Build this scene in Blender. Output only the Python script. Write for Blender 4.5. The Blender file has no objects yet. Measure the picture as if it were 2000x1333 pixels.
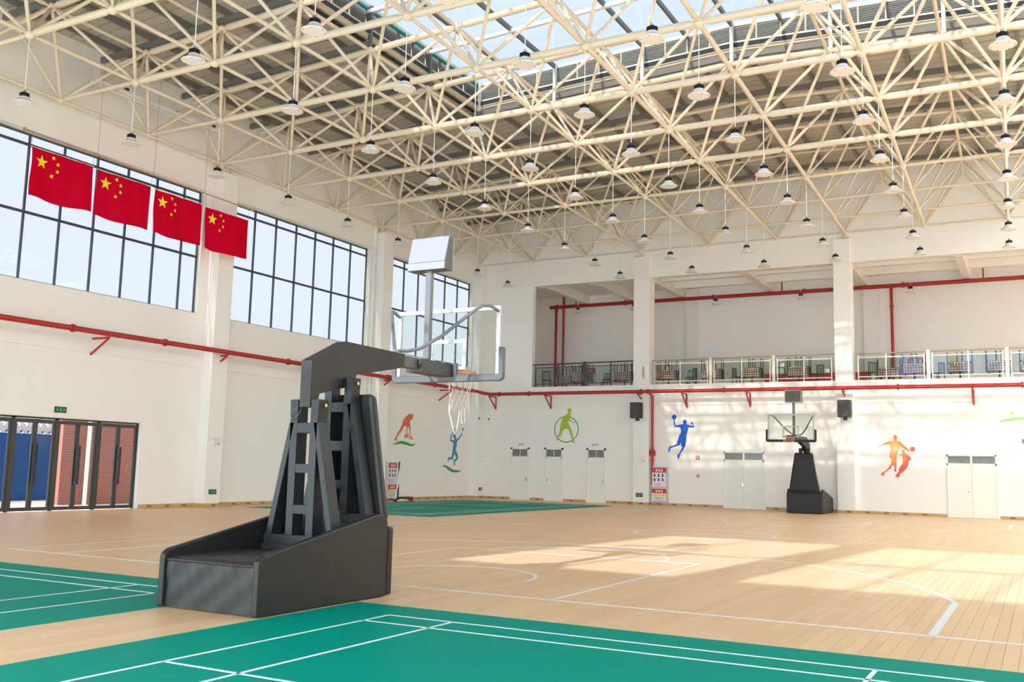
import bpy, bmesh, math, random
from mathutils import Matrix, Vector
random.seed(7)
S = bpy.context.scene
C = S.collection
PI = math.pi

# ------------------------------------------------------------------ camera, sky, sun, exposure
cam = bpy.data.cameras.new('camera'); camo = bpy.data.objects.new('camera', cam); C.objects.link(camo)
cam.sensor_width = 36.0; cam.lens = 36.0 * 1894.73 / 2000.0; cam.clip_end = 500
camo.matrix_world = Matrix.Translation((0, 0, 1.6)) @ Matrix.Rotation(0.500579, 4, 'Z') @ Matrix.Rotation(PI/2 + 0.130027, 4, 'X') @ Matrix.Rotation(0.0231278, 4, 'Z')
S.camera = camo
W = bpy.data.worlds.new('sky'); S.world = W; W.use_nodes = True
bg = W.node_tree.nodes['Background']; bg.inputs['Color'].default_value = (0.79, 0.89, 1.0, 1); bg.inputs['Strength'].default_value = 11.5
SUN_DIR = Vector((0.10, 1.0, -0.51))
sl = bpy.data.lights.new('sun', 'SUN'); sl.energy = 27.0; sl.angle = 0.012; sl.color = (1.0, 0.88, 0.72)
so = bpy.data.objects.new('sun', sl); C.objects.link(so); so.rotation_euler = SUN_DIR.to_track_quat('-Z', 'Y').to_euler(); so.location = (0, -30, 40)
S.view_settings.view_transform = 'Standard'; S.view_settings.look = 'None'; S.view_settings.gamma = 1.0
S.view_settings.use_curve_mapping = False; S.view_settings.exposure = 0.77
S.cycles.max_bounces = 9; S.cycles.diffuse_bounces = 6; S.cycles.min_transparent_bounces = 8; S.cycles.adaptive_threshold = 0.03; S.cycles.glossy_bounces = 3; S.cycles.transparent_max_bounces = 12
S.cycles.caustics_reflective = False; S.cycles.caustics_refractive = False; S.cycles.sample_clamp_indirect = 6.0
def portal(loc, rot, sx, sy):
    l = bpy.data.lights.new('sky_portal', 'AREA'); l.shape = 'RECTANGLE'; l.size = sx; l.size_y = sy; l.cycles.is_portal = True
    o = bpy.data.objects.new('sky_portal', l); C.objects.link(o); o.location = loc; o.rotation_euler = rot
portal((-26.6, 20.0, 9.0), (0, -PI/2, 0), 4.6, 30.0); portal((-26.6, 37.5, 9.0), (0, -PI/2, 0), 4.6, 17.0)
portal((9.7, 21.4, 9.0), (0, PI/2, 0), 4.6, 44.0); portal((7.1, 21.45, 15.2), (0, 0, 0), 3.9, 42.4)
portal((-8.4, -1.55, 1.6), (PI/2, 0, 0), 34.0, 2.9); portal((-1.0, -1.55, 9.2), (PI/2, 0, 0), 20.5, 7.6)
portal((-8.4, 23.1, 16.55), (0, 0, 0), 19.5, 14.0)

# ------------------------------------------------------------------ materials
MATS = {}
def mat(name, col, rough=0.6, metal=0.0, noise=0.0, nscale=8.0, bump=0.0, spec=0.5, emit=0.0):
    if name in MATS: return MATS[name]
    m = bpy.data.materials.new(name); m.use_nodes = True; nt = m.node_tree; b = nt.nodes['Principled BSDF']
    c = (*col, 1)
    b.inputs['Base Color'].default_value = c; b.inputs['Roughness'].default_value = rough; b.inputs['Metallic'].default_value = metal
    b.inputs['Specular IOR Level'].default_value = spec
    if emit: b.inputs['Emission Color'].default_value = c; b.inputs['Emission Strength'].default_value = emit
    if noise or bump:
        tc = nt.nodes.new('ShaderNodeTexCoord'); n = nt.nodes.new('ShaderNodeTexNoise'); n.inputs['Scale'].default_value = nscale; n.inputs['Detail'].default_value = 4
        nt.links.new(tc.outputs['Object'], n.inputs['Vector'])
        if noise:
            r = nt.nodes.new('ShaderNodeMapRange'); r.inputs[3].default_value = 1 - noise; r.inputs[4].default_value = 1 + noise
            mx = nt.nodes.new('ShaderNodeVectorMath'); mx.operation = 'SCALE'; mx.inputs[0].default_value = col
            nt.links.new(n.outputs['Fac'], r.inputs[0]); nt.links.new(r.outputs[0], mx.inputs['Scale']); nt.links.new(mx.outputs[0], b.inputs['Base Color'])
        if bump:
            bp = nt.nodes.new('ShaderNodeBump'); bp.inputs['Strength'].default_value = bump; bp.inputs['Distance'].default_value = 0.02
            nt.links.new(n.outputs['Fac'], bp.inputs['Height']); nt.links.new(bp.outputs[0], b.inputs['Normal'])
    MATS[name] = m; return m
def glass(name, tint, gloss=0.5):
    m = bpy.data.materials.new(name); m.use_nodes = True; nt = m.node_tree; nt.nodes.clear()
    o = nt.nodes.new('ShaderNodeOutputMaterial'); t = nt.nodes.new('ShaderNodeBsdfTransparent'); g = nt.nodes.new('ShaderNodeBsdfGlossy'); f = nt.nodes.new('ShaderNodeLayerWeight'); mx = nt.nodes.new('ShaderNodeMixShader')
    t.inputs[0].default_value = (*tint, 1); g.inputs['Roughness'].default_value = 0.02; f.inputs[0].default_value = 0.5
    pw = nt.nodes.new('ShaderNodeMath'); pw.operation = 'POWER'; pw.inputs[1].default_value = 5.0
    sc = nt.nodes.new('ShaderNodeMath'); sc.operation = 'MULTIPLY_ADD'; sc.inputs[1].default_value = 0.9*gloss; sc.inputs[2].default_value = 0.04*gloss
    nt.links.new(f.outputs['Facing'], pw.inputs[0]); nt.links.new(pw.outputs[0], sc.inputs[0]); nt.links.new(sc.outputs[0], mx.inputs[0]); nt.links.new(t.outputs[0], mx.inputs[1]); nt.links.new(g.outputs[0], mx.inputs[2]); nt.links.new(mx.outputs[0], o.inputs[0])
    MATS[name] = m; return m
PAINT = mat('wall_paint', (0.92, 0.90, 0.87), 0.55, noise=0.012, nscale=1.5, bump=0.03)
BEAMP = mat('beam_paint', (0.92, 0.895, 0.86), 0.55, noise=0.012, nscale=1.5)
STEEL = mat('cream_steel', (0.80, 0.69, 0.54), 0.38)
WHITE = mat('white_enamel', (0.86, 0.86, 0.85), 0.35)
DECK = mat('roof_sheet', (0.50, 0.47, 0.42), 0.5, noise=0.08, nscale=3)
DECKD = mat('roof_backing', (0.035, 0.035, 0.033), 0.7)
PURLIN = mat('grey_purlin', (0.19, 0.18, 0.165), 0.5)
SLAT = mat('louver_grey', (0.40, 0.39, 0.36), 0.5)
MULL = mat('dark_blue_mullion', (0.045, 0.075, 0.11), 0.4)
DFRAME = mat('charcoal_door_frame', (0.035, 0.036, 0.04), 0.4)
TEAL = mat('teal_seal', (0.02, 0.42, 0.42), 0.5)
RED = mat('red_pipe_paint', (0.42, 0.018, 0.014), 0.35)
BLACKV = mat('black_vinyl', (0.018, 0.0165, 0.0155), 0.45, noise=0.1, nscale=30, bump=0.05, spec=0.3)
BLACKM = mat('black_powder_coat', (0.016, 0.016, 0.019), 0.4, spec=0.25)
GREYM = mat('grey_metal', (0.14, 0.135, 0.13), 0.35, metal=0.1)
PADG = mat('grey_pad', (0.075, 0.072, 0.069), 0.45)
CHROME = mat('bright_metal', (0.75, 0.73, 0.68), 0.25, metal=1.0)
BRASS = mat('brass', (0.75, 0.55, 0.22), 0.3, metal=1.0)
BLACKP = mat('black_plastic', (0.02, 0.02, 0.022), 0.45)
ORANGE = mat('orange_rim', (0.85, 0.16, 0.02), 0.4)
NETW = mat('white_cord', (0.70, 0.62, 0.55), 0.8)
GREEN = mat('green_mat', (0.0, 0.265, 0.19), 0.5, noise=0.05, nscale=2.0, bump=0.05, spec=0.02)
LINE = mat('white_line', (0.84, 0.84, 0.83), 0.45)
LINEB = mat('court_line_paint', (0.80, 0.80, 0.81), 0.4)
WOODB = mat('skirting_wood', (0.56, 0.36, 0.15), 0.45, noise=0.12, nscale=4)
WOODD = mat('skirting_vent', (0.22, 0.16, 0.09), 0.6)
DOORP = mat('pale_green_door', (0.84, 0.86, 0.79), 0.4)
DOORW = mat('white_door', (0.90, 0.89, 0.86), 0.4)
DARKG = mat('dark_grille', (0.13, 0.13, 0.125), 0.5)
SIGNW = mat('sign_white', (0.82, 0.82, 0.84), 0.4)
SIGNR = mat('sign_red', (0.66, 0.03, 0.03), 0.4)
SIGNB = mat('sign_ink', (0.05, 0.06, 0.14), 0.5)
SIGNG = mat('sign_green_dark', (0.015, 0.05, 0.025), 0.4)
GLOWG = mat('sign_green_glow', (0.05, 0.32, 0.10), 0.4, emit=0.15)
YEL = mat('yellow', (0.85, 0.68, 0.02), 0.5)
GL_WIN = glass('window_glass', (0.230, 0.228, 0.226), 0.3); GL_DOOR = glass('door_glass', (0.38, 0.38, 0.38), 0.08); GL_STRIP = glass('strip_glass', (0.38, 0.38, 0.38), 0.5); GL_SOUTH = glass('south_glass', (0.355, 0.395, 0.50), 0.5); GL_EAST = glass('east_glass', (0.20, 0.20, 0.20), 0.6)
GL_SKY = glass('roof_glass', (0.226, 0.232, 0.238), 0.5)
GL_CLR = glass('clear_glass', (0.93, 0.96, 0.95), 0.7)
GL_RAIL = glass('rail_glass', (0.80, 0.87, 0.83), 0.9)

# ------------------------------------------------------------------ mesh helpers
class MB:
    def __init__(s): s.v = []; s.f = []
    def add(s, vs, fs):
        n = len(s.v); s.v += [tuple(v) for v in vs]; s.f += [tuple(n + i for i in f) for f in fs]; return s
    def box(s, x0, x1, y0, y1, z0, z1):
        return s.add([(x0,y0,z0),(x1,y0,z0),(x1,y1,z0),(x0,y1,z0),(x0,y0,z1),(x1,y0,z1),(x1,y1,z1),(x0,y1,z1)],
                     [(0,3,2,1),(4,5,6,7),(0,1,5,4),(1,2,6,5),(2,3,7,6),(3,0,4,7)])
    def prism(s, poly, axis, a0, a1):
        # poly in the plane normal to axis: 'x'->(y,z) 'y'->(x,z) 'z'->(x,y)
        f = {'x': lambda p, a: (a, p[0], p[1]), 'y': lambda p, a: (p[0], a, p[1]), 'z': lambda p, a: (p[0], p[1], a)}[axis]
        n = len(poly); vs = [f(p, a0) for p in poly] + [f(p, a1) for p in poly]
        return s.add(vs, [tuple(range(n))[::-1], tuple(range(n, 2*n))] + [(i, (i+1) % n, n + (i+1) % n, n + i) for i in range(n)])
    def tube(s, path, r, seg=8, cap=True):
        P = [Vector(p) for p in path]; rs = r if isinstance(r, (list, tuple)) else [r]*len(P); n0 = len(s.v); up = Vector((0, 0, 1))
        for i, p in enumerate(P):
            d = (P[min(i+1, len(P)-1)] - P[max(i-1, 0)]).normalized()
            a = d.cross(up if abs(d.z) < 0.95 else Vector((1, 0, 0))).normalized(); b = d.cross(a)
            for k in range(seg):
                t = 2*PI*k/seg; s.v.append(tuple(p + (a*math.cos(t) + b*math.sin(t))*rs[i]))
        for i in range(len(P)-1):
            for k in range(seg):
                s.f.append((n0+i*seg+k, n0+i*seg+(k+1) % seg, n0+(i+1)*seg+(k+1) % seg, n0+(i+1)*seg+k))
        if cap:
            s.f.append(tuple(n0+k for k in range(seg))[::-1]); s.f.append(tuple(n0+(len(P)-1)*seg+k for k in range(seg)))
        return s
    def lathe(s, prof, c=(0, 0, 0), seg=16, closed=True):
        n0 = len(s.v)
        for r, z in prof:
            for k in range(seg):
                t = 2*PI*k/seg; s.v.append((c[0]+r*math.cos(t), c[1]+r*math.sin(t), c[2]+z))
        for i in range(len(prof)-1):
            for k in range(seg):
                s.f.append((n0+i*seg+k, n0+i*seg+(k+1) % seg, n0+(i+1)*seg+(k+1) % seg, n0+(i+1)*seg+k))
        if closed:
            s.f.append(tuple(n0+k for k in range(seg))[::-1]); s.f.append(tuple(n0+(len(prof)-1)*seg+k for k in range(seg)))
        return s
    def xf(s, m, start=0):
        for i in range(start, len(s.v)): s.v[i] = tuple(m @ Vector(s.v[i]))
        return s
    def mesh(s, name, m, smooth=False):
        me = bpy.data.meshes.new(name); me.from_pydata(s.v, [], s.f); me.update()
        bm = bmesh.new(); bm.from_mesh(me); bmesh.ops.recalc_face_normals(bm, faces=bm.faces); bm.to_mesh(me); bm.free()
        me.materials.append(MATS[m] if isinstance(m, str) else m)
        if smooth:
            me.polygons.foreach_set('use_smooth', [True]*len(me.polygons))
            try: me.set_sharp_from_angle(angle=math.radians(40))
            except Exception: pass
        return me
    def obj(s, name, m, parent=None, smooth=False, bevel=0.0, kind=None):
        o = bpy.data.objects.new(name, s.mesh(name, m, smooth)); C.objects.link(o); fix(o, parent)
        if bevel:
            b = o.modifiers.new('bevel', 'BEVEL'); b.width = bevel; b.segments = 2; b.limit_method = 'ANGLE'; b.angle_limit = math.radians(35)
        if kind: o['kind'] = kind
        return o
def root_loc(o):
    l = Vector((0, 0, 0))
    while o is not None: l += o.location; o = o.parent
    return l
WORLD_BUILD = [True]     # parts are written in world coordinates under unrotated parents, or in local ones
def fix(o, parent):
    if parent is None: return
    o.parent = parent
    if WORLD_BUILD[0]:
        # offset the parent's own translation so the part's world coordinates stay as written
        o.matrix_parent_inverse = Matrix.Translation(-wl(parent))
def wl(o):
    p = o.location.copy()
    if o.parent is not None: p = p + wl(o.parent) + o.matrix_parent_inverse.translation
    return p
def empty(name, loc=(0, 0, 0), parent=None):
    o = bpy.data.objects.new(name, None); C.objects.link(o); o.location = loc; o.empty_display_size = 0.2
    if parent is not None: fix(o, parent)
    return o
def tag(o, label, cat=None, group=None, kind=None):
    o['label'] = label
    if cat: o['category'] = cat
    if group: o['group'] = group
    if kind: o['kind'] = kind
    return o
def struct(o, label): return tag(o, label, None, None, 'structure')
def inst(name, me, parent=None, loc=(0, 0, 0), mtx=None):
    o = bpy.data.objects.new(name, me); C.objects.link(o)
    if parent is not None: fix(o, parent)
    if mtx is not None: o.matrix_basis = mtx
    else: o.location = loc
    return o
def copy_tree(o, parent=None):
    c = o.copy(); C.objects.link(c); c.parent = parent
    for ch in o.children: copy_tree(ch, c)
    return c
def along(p, q, r):
    p, q = Vector(p), Vector(q); d = q - p
    return Matrix.Translation(p) @ d.to_track_quat('Z', 'Y').to_matrix().to_4x4() @ Matrix.Diagonal((r, r, d.length, 1))
ORD = ['first','second','third','fourth','fifth','sixth','seventh','eighth','ninth','tenth','eleventh','twelfth']
# ------------------------------------------------------------------ the hall: floor
XL, XR, YS, YB = -26.1, 9.3, -1.2, 44.0
PW, PLN = 0.13, 1.9
def plank_material():
    m = bpy.data.materials.new('maple_planks'); m.use_nodes = True; nt = m.node_tree; b = nt.nodes['Principled BSDF']; N = nt.nodes.new; L = nt.links.new
    g = N('ShaderNodeNewGeometry'); sp = N('ShaderNodeSeparateXYZ'); L(g.outputs['Position'], sp.inputs[0])
    def mth(op, a, b=None):
        n = N('ShaderNodeMath'); n.operation = op
        for i, v in enumerate((a, b)):
            if v is None: continue
            if isinstance(v, (int, float)): n.inputs[i].default_value = v
            else: L(v, n.inputs[i])
        return n.outputs[0]
    col = mth('FLOOR', mth('DIVIDE', sp.outputs[0], PW))
    wn = N('ShaderNodeTexWhiteNoise'); wn.noise_dimensions = '1D'; L(col, wn.inputs['W'])
    off = mth('MULTIPLY', mth('FRACT', mth('MULTIPLY', col, 0.37)), PLN)
    row = mth('FLOOR', mth('DIVIDE', mth('ADD', sp.outputs[1], off), PLN))
    cb = N('ShaderNodeCombineXYZ'); L(col, cb.inputs[0]); L(row, cb.inputs[1])
    w2 = N('ShaderNodeTexWhiteNoise'); w2.noise_dimensions = '2D'; L(cb.outputs[0], w2.inputs['Vector'])
    mp = N('ShaderNodeMapping'); mp.inputs['Scale'].default_value = (28, 1.6, 1); L(g.outputs['Position'], mp.inputs[0])
    ns = N('ShaderNodeTexNoise'); ns.inputs['Scale'].default_value = 1.0; ns.inputs['Detail'].default_value = 5; L(mp.outputs[0], ns.inputs['Vector'])
    ramp = N('ShaderNodeValToRGB'); e = ramp.color_ramp.elements; e[0].position = 0; e[0].color = (0.71, 0.455, 0.242, 1); e[1].position = 1; e[1].color = (0.81, 0.53, 0.295, 1)
    mid = mth('ADD', mth('MULTIPLY', w2.outputs['Value'], 0.75), mth('MULTIPLY', ns.outputs['Fac'], 0.25)); L(mid, ramp.inputs[0])
    # fine joints where the boards are too far away to be told apart as pieces
    fx = mth('FRACT', mth('DIVIDE', sp.outputs[0], PW)); fy = mth('FRACT', mth('DIVIDE', mth('ADD', sp.outputs[1], off), PLN))
    j = mth('MAXIMUM', mth('LESS_THAN', fx, 0.022), mth('LESS_THAN', fy, 0.002))
    mx = N('ShaderNodeMix'); mx.data_type = 'RGBA'; L(mth('MULTIPLY', j, 0.45), mx.inputs[0]); L(ramp.outputs[0], mx.inputs[6]); mx.inputs[7].default_value = (0.32, 0.18, 0.09, 1)
    L(mx.outputs[2], b.inputs['Base Color']); b.inputs['Roughness'].default_value = 0.38; b.inputs['Specular IOR Level'].default_value = 0.20
    MATS['maple_planks'] = m; return m
PLANK = plank_material()
PX0, PX1, PY0, PY1 = -9.1, 0.78, 9.5, 24.5        # where single boards can be told apart
fl = MB()
c0, c1 = math.floor(PX0/PW), math.floor(PX1/PW)
PX0, PX1 = c0*PW, c1*PW
fl.box(XL-0.4, PX0, YS-0.3, 50.2, -0.30, 0.0); fl.box(PX1, XR+0.4, YS-0.3, 50.2, -0.30, 0.0)
fl.box(PX0, PX1, YS-0.3, PY0, -0.30, 0.0); fl.box(PX0, PX1, PY1, 50.2, -0.30, 0.0); fl.box(PX0, PX1, PY0, PY1, -0.30, -0.012)
floor = fl.obj('floor', PLANK); struct(floor, 'pale maple sports hall floor of long narrow boards')
planks = []
for c in range(c0, c1):
    off = ((c*0.37) % 1.0)*PLN
    k = math.floor((PY0 + off)/PLN)
    while k*PLN - off < PY1:
        a, b = max(PY0, k*PLN - off), min(PY1, (k+1)*PLN - off)
        if b - a > 0.02: planks.append((c*PW, a, b))
        k += 1
def in_view(p):
    q = camo.matrix_world.inverted() @ Vector(p)
    return q.z < 0 and abs(q.x/q.z) < 0.53 and abs(q.y/q.z) < 0.36
planks.sort(key=lambda p: (not in_view((p[0]+PW/2, (p[1]+p[2])/2, 0)), math.hypot(p[0], (p[1]+p[2])/2)))
pm = {}
for x, a, b in planks[:300]:
    L_ = round(b - a, 3)
    if L_ not in pm: pm[L_] = MB().box(0.0012, PW-0.0012, 0.0012, L_-0.0012, -0.012, 0.0).mesh('plank', PLANK)
    inst('plank', pm[L_], floor, (x, a, 0))
rest = MB()
for x, a, b in planks[300:]: rest.box(x+0.0012, x+PW-0.0012, a+0.0012, b-0.0012, -0.012, 0.0)
rest.obj('plank_field', PLANK, floor, kind='stuff')

# ------------------------------------------------------------------ left wall
COLY = [15.33, 25.18, 35.03]
def wall_boxes(mb, x0, x1, rects):
    for y0, y1, z0, z1 in rects: mb.box(x0, x1, y0, y1, z0, z1)
WIN = [(26.05, 34.30, [26.05+1.18*k for k in range(1, 7)]), (36.04, 43.24, [36.04+1.2*k for k in range(1, 6)]), (16.10, 24.44, [17.66+1.205*k for k in range(0, 6)]), (6.3, 14.4, [6.3+1.157*k for k in range(1, 7)])]
DY = [16.42, 17.90, 19.33, 20.82, 22.36]
ZS, ZT, ZW = 6.77, 8.82, 11.20
w = MB()
wall_boxes(w, XL-0.3, XL, [(YS, DY[0], 0, 2.78), (DY[4], YB, 0, 2.78), (YS, YB, 2.78, ZS), (YS, 6.3, ZS, ZW), (14.4, 16.10, ZS, ZW), (24.44, 26.05, ZS, ZW), (34.30, 36.04, ZS, ZW), (43.24, YB, ZS, ZW), (YS, YB, ZW, 15.6)])
wall_left = w.obj('wall_left', PAINT); struct(wall_left, 'white plastered wall with high windows and flags on the left')
t = MB()
ed = [YS] + [v for c in COLY for v in (c-0.375, c+0.375)] + [YB]
for a, b in zip(ed[0::2], ed[1::2]):
    t.box(XL, XL+0.06, a, b, 4.86, 5.66)
    if b < 25: t.box(XL, XL+0.035, a, b, 2.79, 3.52)
    t.box(XL, XL+0.07, a, b, 12.05, 12.42); t.box(XL, XL+0.11, a, b, 11.22, 12.05)
struct(t.obj('trim_1', BEAMP), 'concrete beam bands along the left window wall')
for i, c in enumerate(COLY + [YB-0.25]):
    m = MB().box(XL, XL+0.5, c-0.37, c+0.37 if i < 3 else YB, 0, 12.0 if i < 3 else 12.02)
    o = m.obj('trim_%d' % (i+2), PAINT, bevel=0.01)
    struct(o, ['white square column left of the flags', 'white square column behind the rightmost flag', 'white square column between the middle and far windows', 'white square column in the far left corner'][i])
def window(n, y0, y1, mulls, label):
    e = empty('window_%d' % n, (XL-0.2, (y0+y1)/2, ZS)); struct(e, label)
    fr = MB(); fr.box(XL-0.23, XL-0.17, y0, y1, ZS, ZS+0.05); fr.box(XL-0.23, XL-0.17, y0, y1, ZW-0.05, ZW); fr.box(XL-0.23, XL-0.17, y0, y0+0.05, ZS, ZW); fr.box(XL-0.23, XL-0.17, y1-0.05, y1, ZS, ZW)
    fr.obj('window_frame', MULL, e)
    for yy in mulls: MB().box(XL-0.235, XL-0.165, yy-0.026, yy+0.026, ZS, ZW).obj('mullion', MULL, e)
    for zz in (ZT, 10.87): MB().box(XL-0.23, XL-0.17, y0, y1, zz-0.038, zz+0.038).obj('transom', MULL, e)
    ys = [y0] + list(mulls) + [y1]; zs = [ZS, ZT, 10.87, ZW]
    for a, b in zip(ys[:-1], ys[1:]):
        for c, d in zip(zs[:-1], zs[1:]): MB().box(XL-0.206, XL-0.194, a+0.02, b-0.02, c+0.02, d-0.02).obj('pane', GL_WIN, e)
for k, (a, b, ms) in enumerate(WIN): window(k+1, a, b, ms, ['high window grid between the columns, right of the flags', 'farthest high window grid, behind the basketball backboard', 'high window grid behind the row of red flags', 'high window grid before the first column'][k])

# ------------------------------------------------------------------ back wall and balcony shell
SLAB0, SLAB1, BTOP = 5.37, 5.71, 12.10
w = MB()
w.box(XL-0.3, XR+0.3, YB, YB+0.3, 0, SLAB0); w.box(XL-0.3, -22.86, YB, YB+0.3, SLAB0, 10.95); w.box(XL-0.3, XR+0.3, YB, YB+0.35, 10.95, 15.6)
wall_back = w.obj('wall_back', PAINT); struct(wall_back, 'white far wall with doors and painted sport figures')
struct(MB().box(XL, XR, YB-0.06, YB, 10.95, BTOP).obj('trim_6', BEAMP), 'deep white concrete beam above the balcony opening')
struct(MB().box(XL, XR, YB-0.05, YB, 4.72, SLAB0).obj('trim_7', BEAMP), 'white beam band above the painted figures on the far wall')
struct(MB().box(-22.86, XR, YB-0.10, YB+0.3, SLAB0, SLAB1).obj('trim_8', BEAMP), 'white edge of the balcony floor slab')
for n, (a, b, l) in enumerate([(-17.23, -16.42, 'white column of the far wall left of the blue figure'), (-7.83, -7.10, 'white column of the far wall beside the far hoop'), (1.65, 2.4, 'white column of the far wall at the right')]):
    struct(MB().box(a, b, YB-0.22, YB+0.5, 0, 12.0).obj('trim_%d' % (9+n), PAINT, bevel=0.01), l)
bal = MB(); bal.box(-25.7, XR+0.3, YB+0.3, 50.3, SLAB0, SLAB1)
struct(bal.obj('floor_balcony', mat('balcony_tiles', (0.64, 0.45, 0.27), 0.4)), 'tiled floor of the balcony dining area')
b2 = MB(); b2.box(-25.7, XR+0.3, 50.0, 50.3, SLAB1, 11.7); b2.box(-25.7, -25.4, YB+0.3, 50.0, SLAB1, 11.7); b2.box(XR, XR+0.3, YB+0.3, 50.0, SLAB1, 11.7); b2.box(-16.6, -15.9, 49.8, 50.0, SLAB1, 11.4); b2.box(-7.5, -6.7, 49.8, 50.0, SLAB1, 11.4)
struct(b2.obj('wall_balcony', PAINT), 'plain white rear wall of the balcony')
ce = MB(); ce.box(-25.7, XR+0.3, YB+0.3, 50.3, 11.45, 11.8)
bceil = ce.obj('ceiling_balcony', BEAMP); struct(bceil, 'white beamed ceiling over the balcony')
for x in (-22.5, -19.7, -16.8, -12.0, -7.4, -2.8, 2.0): MB().box(x-0.17, x+0.17, YB+0.35, 50.0, 10.93, 11.45).obj('beam', BEAMP, bceil)
for y, x0, x1 in ((45.9, -16.6, XR), (47.9, -16.6, XR)): MB().box(x0, x1, y-0.12, y+0.12, 11.08, 11.45).obj('cross_beam', BEAMP, bceil)

# ------------------------------------------------------------------ unseen walls behind and beside the viewer, some windows added for daylight
w = MB()
w.box(XL-0.3, XR+0.3, YS-0.3, YS, 3.0, 5.3); w.box(XL-0.3, 0.9, YS-0.3, YS, 5.3, 8.05); w.box(XL-0.3, XR+0.3, YS-0.3, YS, 12.85, 15.6); w.box(XL-0.3, XR+0.3, YS-0.3, YS, 0, 0.25)
for a, b in ((XL-0.3, -10.75), (-6.65, -5.68)): w.box(a, b, YS-0.3, YS, 8.05, 12.85)
for a, b in ((XL-0.3, -25.3), (-16.6, -16.0), (-7.8, -7.2), (1.0, 1.6), (8.8, XR+0.3)): w.box(a, b, YS-0.3, YS, 0.25, 3.0)
struct(w.obj('wall_front', PAINT), 'white wall behind the viewer with high windows')
for n, (a, b, z0, z1) in enumerate([(-10.75, -6.65, 8.05, 12.85), (-5.68, 0.9, 8.05, 12.85), (0.9, XR, 5.3, 12.85), (-25.3, -16.6, 0.25, 3.0), (-16.0, -7.8, 0.25, 3.0), (-7.2, 1.0, 0.25, 3.0), (1.6, 8.8, 0.25, 3.0)]):
    e = empty('window_%d' % (5+n), ((a+b)/2, YS-0.2, z0)); struct(e, ['narrow high', 'middle high', 'added tall high', 'added first low', 'added second low', 'added third low', 'added fourth low'][n] + ' window in the wall behind the viewer')  # the tall and the low ones are added to let in more sun and sky
    k = (2, 4, 5, 5, 5, 5, 4)[n]
    for i in range(0 if n == 2 else 1, k): x = a+(b-a)*i/k; MB().box(x-0.05, x+0.05, YS-0.25, YS-0.15, z0, z1).obj('mullion', MULL, e)
    if n < 3: MB().box(a, b, YS-0.25, YS-0.15, 10.25, 10.37).obj('transom', MULL, e)
    MB().box(a, b, YS-0.205, YS-0.195, z0, z1).obj('pane', GL_SOUTH if n < 2 else GL_STRIP if n == 2 else GL_CLR, e)
w = MB(); w.box(XR, XR+0.3, YS, YB, 0, 6.77); w.box(XR, XR+0.3, YS, YB, 11.2, 15.6)
for k in range(5): y = YS + (YB-YS)*k/4; w.box(XR, XR+0.3, max(YS, y-0.8), min(YB, y+0.8), 6.77, 11.2)
struct(w.obj('wall_right', PAINT), 'white wall on the right with added high windows')
e = empty('window_12', (XR+0.15, 21.4, 6.77)); struct(e, 'added high window band in the unseen right wall')  # out of view, added to bring in daylight from the side
for k in range(37): y = YS+1.2*k+0.7; MB().box(XR+0.1, XR+0.2, y-0.03, y+0.03, 6.77, 11.2).obj('mullion', MULL, e)
for z in (8.82, 10.87): MB().box(XR+0.1, XR+0.2, YS, YB, z-0.04, z+0.04).obj('transom', MULL, e)
MB().box(XR+0.145, XR+0.155, YS, YB, 6.77, 11.2).obj('pane', GL_EAST, e)

# ------------------------------------------------------------------ skirting boards with vents
def skirting(name, pts, label):
    e = empty(name, (*pts[0], 0)); struct(e, label)
    for (x0, y0), (x1, y1) in zip(pts[:-1], pts[1:]):
        L_ = math.hypot(x1-x0, y1-y0); dx, dy = (x1-x0)/L_, (y1-y0)/L_; nx, ny = dy, -dx     # inward normal kept to the right of travel
        q = lambda s, d, z: (x0+dx*s+nx*d, y0+dy*s+ny*d, z)
        def bx(mb, s0, s1, d, z0, z1): return mb.add([q(s0,0,z0),q(s1,0,z0),q(s1,d,z0),q(s0,d,z0),q(s0,0,z1),q(s1,0,z1),q(s1,d,z1),q(s0,d,z1)], [(0,3,2,1),(4,5,6,7),(0,1,5,4),(1,2,6,5),(2,3,7,6),(3,0,4,7)])
        bx(MB(), 0, L_, 0.018, 0, 0.13).obj('board', WOODB, e)
        s = 0.35
        while s + 0.22 < L_:
            bx(MB(), s, s+0.2, 0.022, 0.035, 0.10).obj('vent', WOODD, e); s += 0.75
cl = XL+0.5
skirting('baseboard_left', [(XL, 22.45), (XL, 24.81), (cl, 24.81), (cl, 25.55), (XL, 25.55), (XL, 34.66), (cl, 34.66), (cl, 35.40), (XL, 35.40), (XL, 43.38), (cl, 43.38), (cl, YB)], 'light wooden skirting with dark vents along the left wall')
for a, b in ((-25.6, -24.0), (-22.88, -22.06), (-20.98, -19.75)): pass
skirting('baseboard_back', [(cl, YB), (-24.02, YB)], 'wooden skirting between corner column and first white door')
skirting('baseboard_back_2', [(-22.86, YB), (-22.06, YB)], 'wooden skirting between the first and second white doors')
skirting('baseboard_back_3', [(-20.98, YB), (-19.76, YB)], 'wooden skirting between the second and third white doors')
skirting('baseboard_back_4', [(-18.68, YB), (-17.23, YB), (-17.23, YB-0.22), (-16.42, YB-0.22), (-16.42, YB), (-12.9, YB)], 'wooden skirting around the column left of the blue figure')
skirting('baseboard_back_5', [(-10.95, YB), (-7.83, YB), (-7.83, YB-0.22), (-7.10, YB-0.22), (-7.10, YB), (-3.55, YB)], 'wooden skirting behind the far hoop and its column')
skirting('baseboard_back_6', [(-1.6, YB), (1.65, YB)], 'wooden skirting right of the double door at the right edge')
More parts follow.
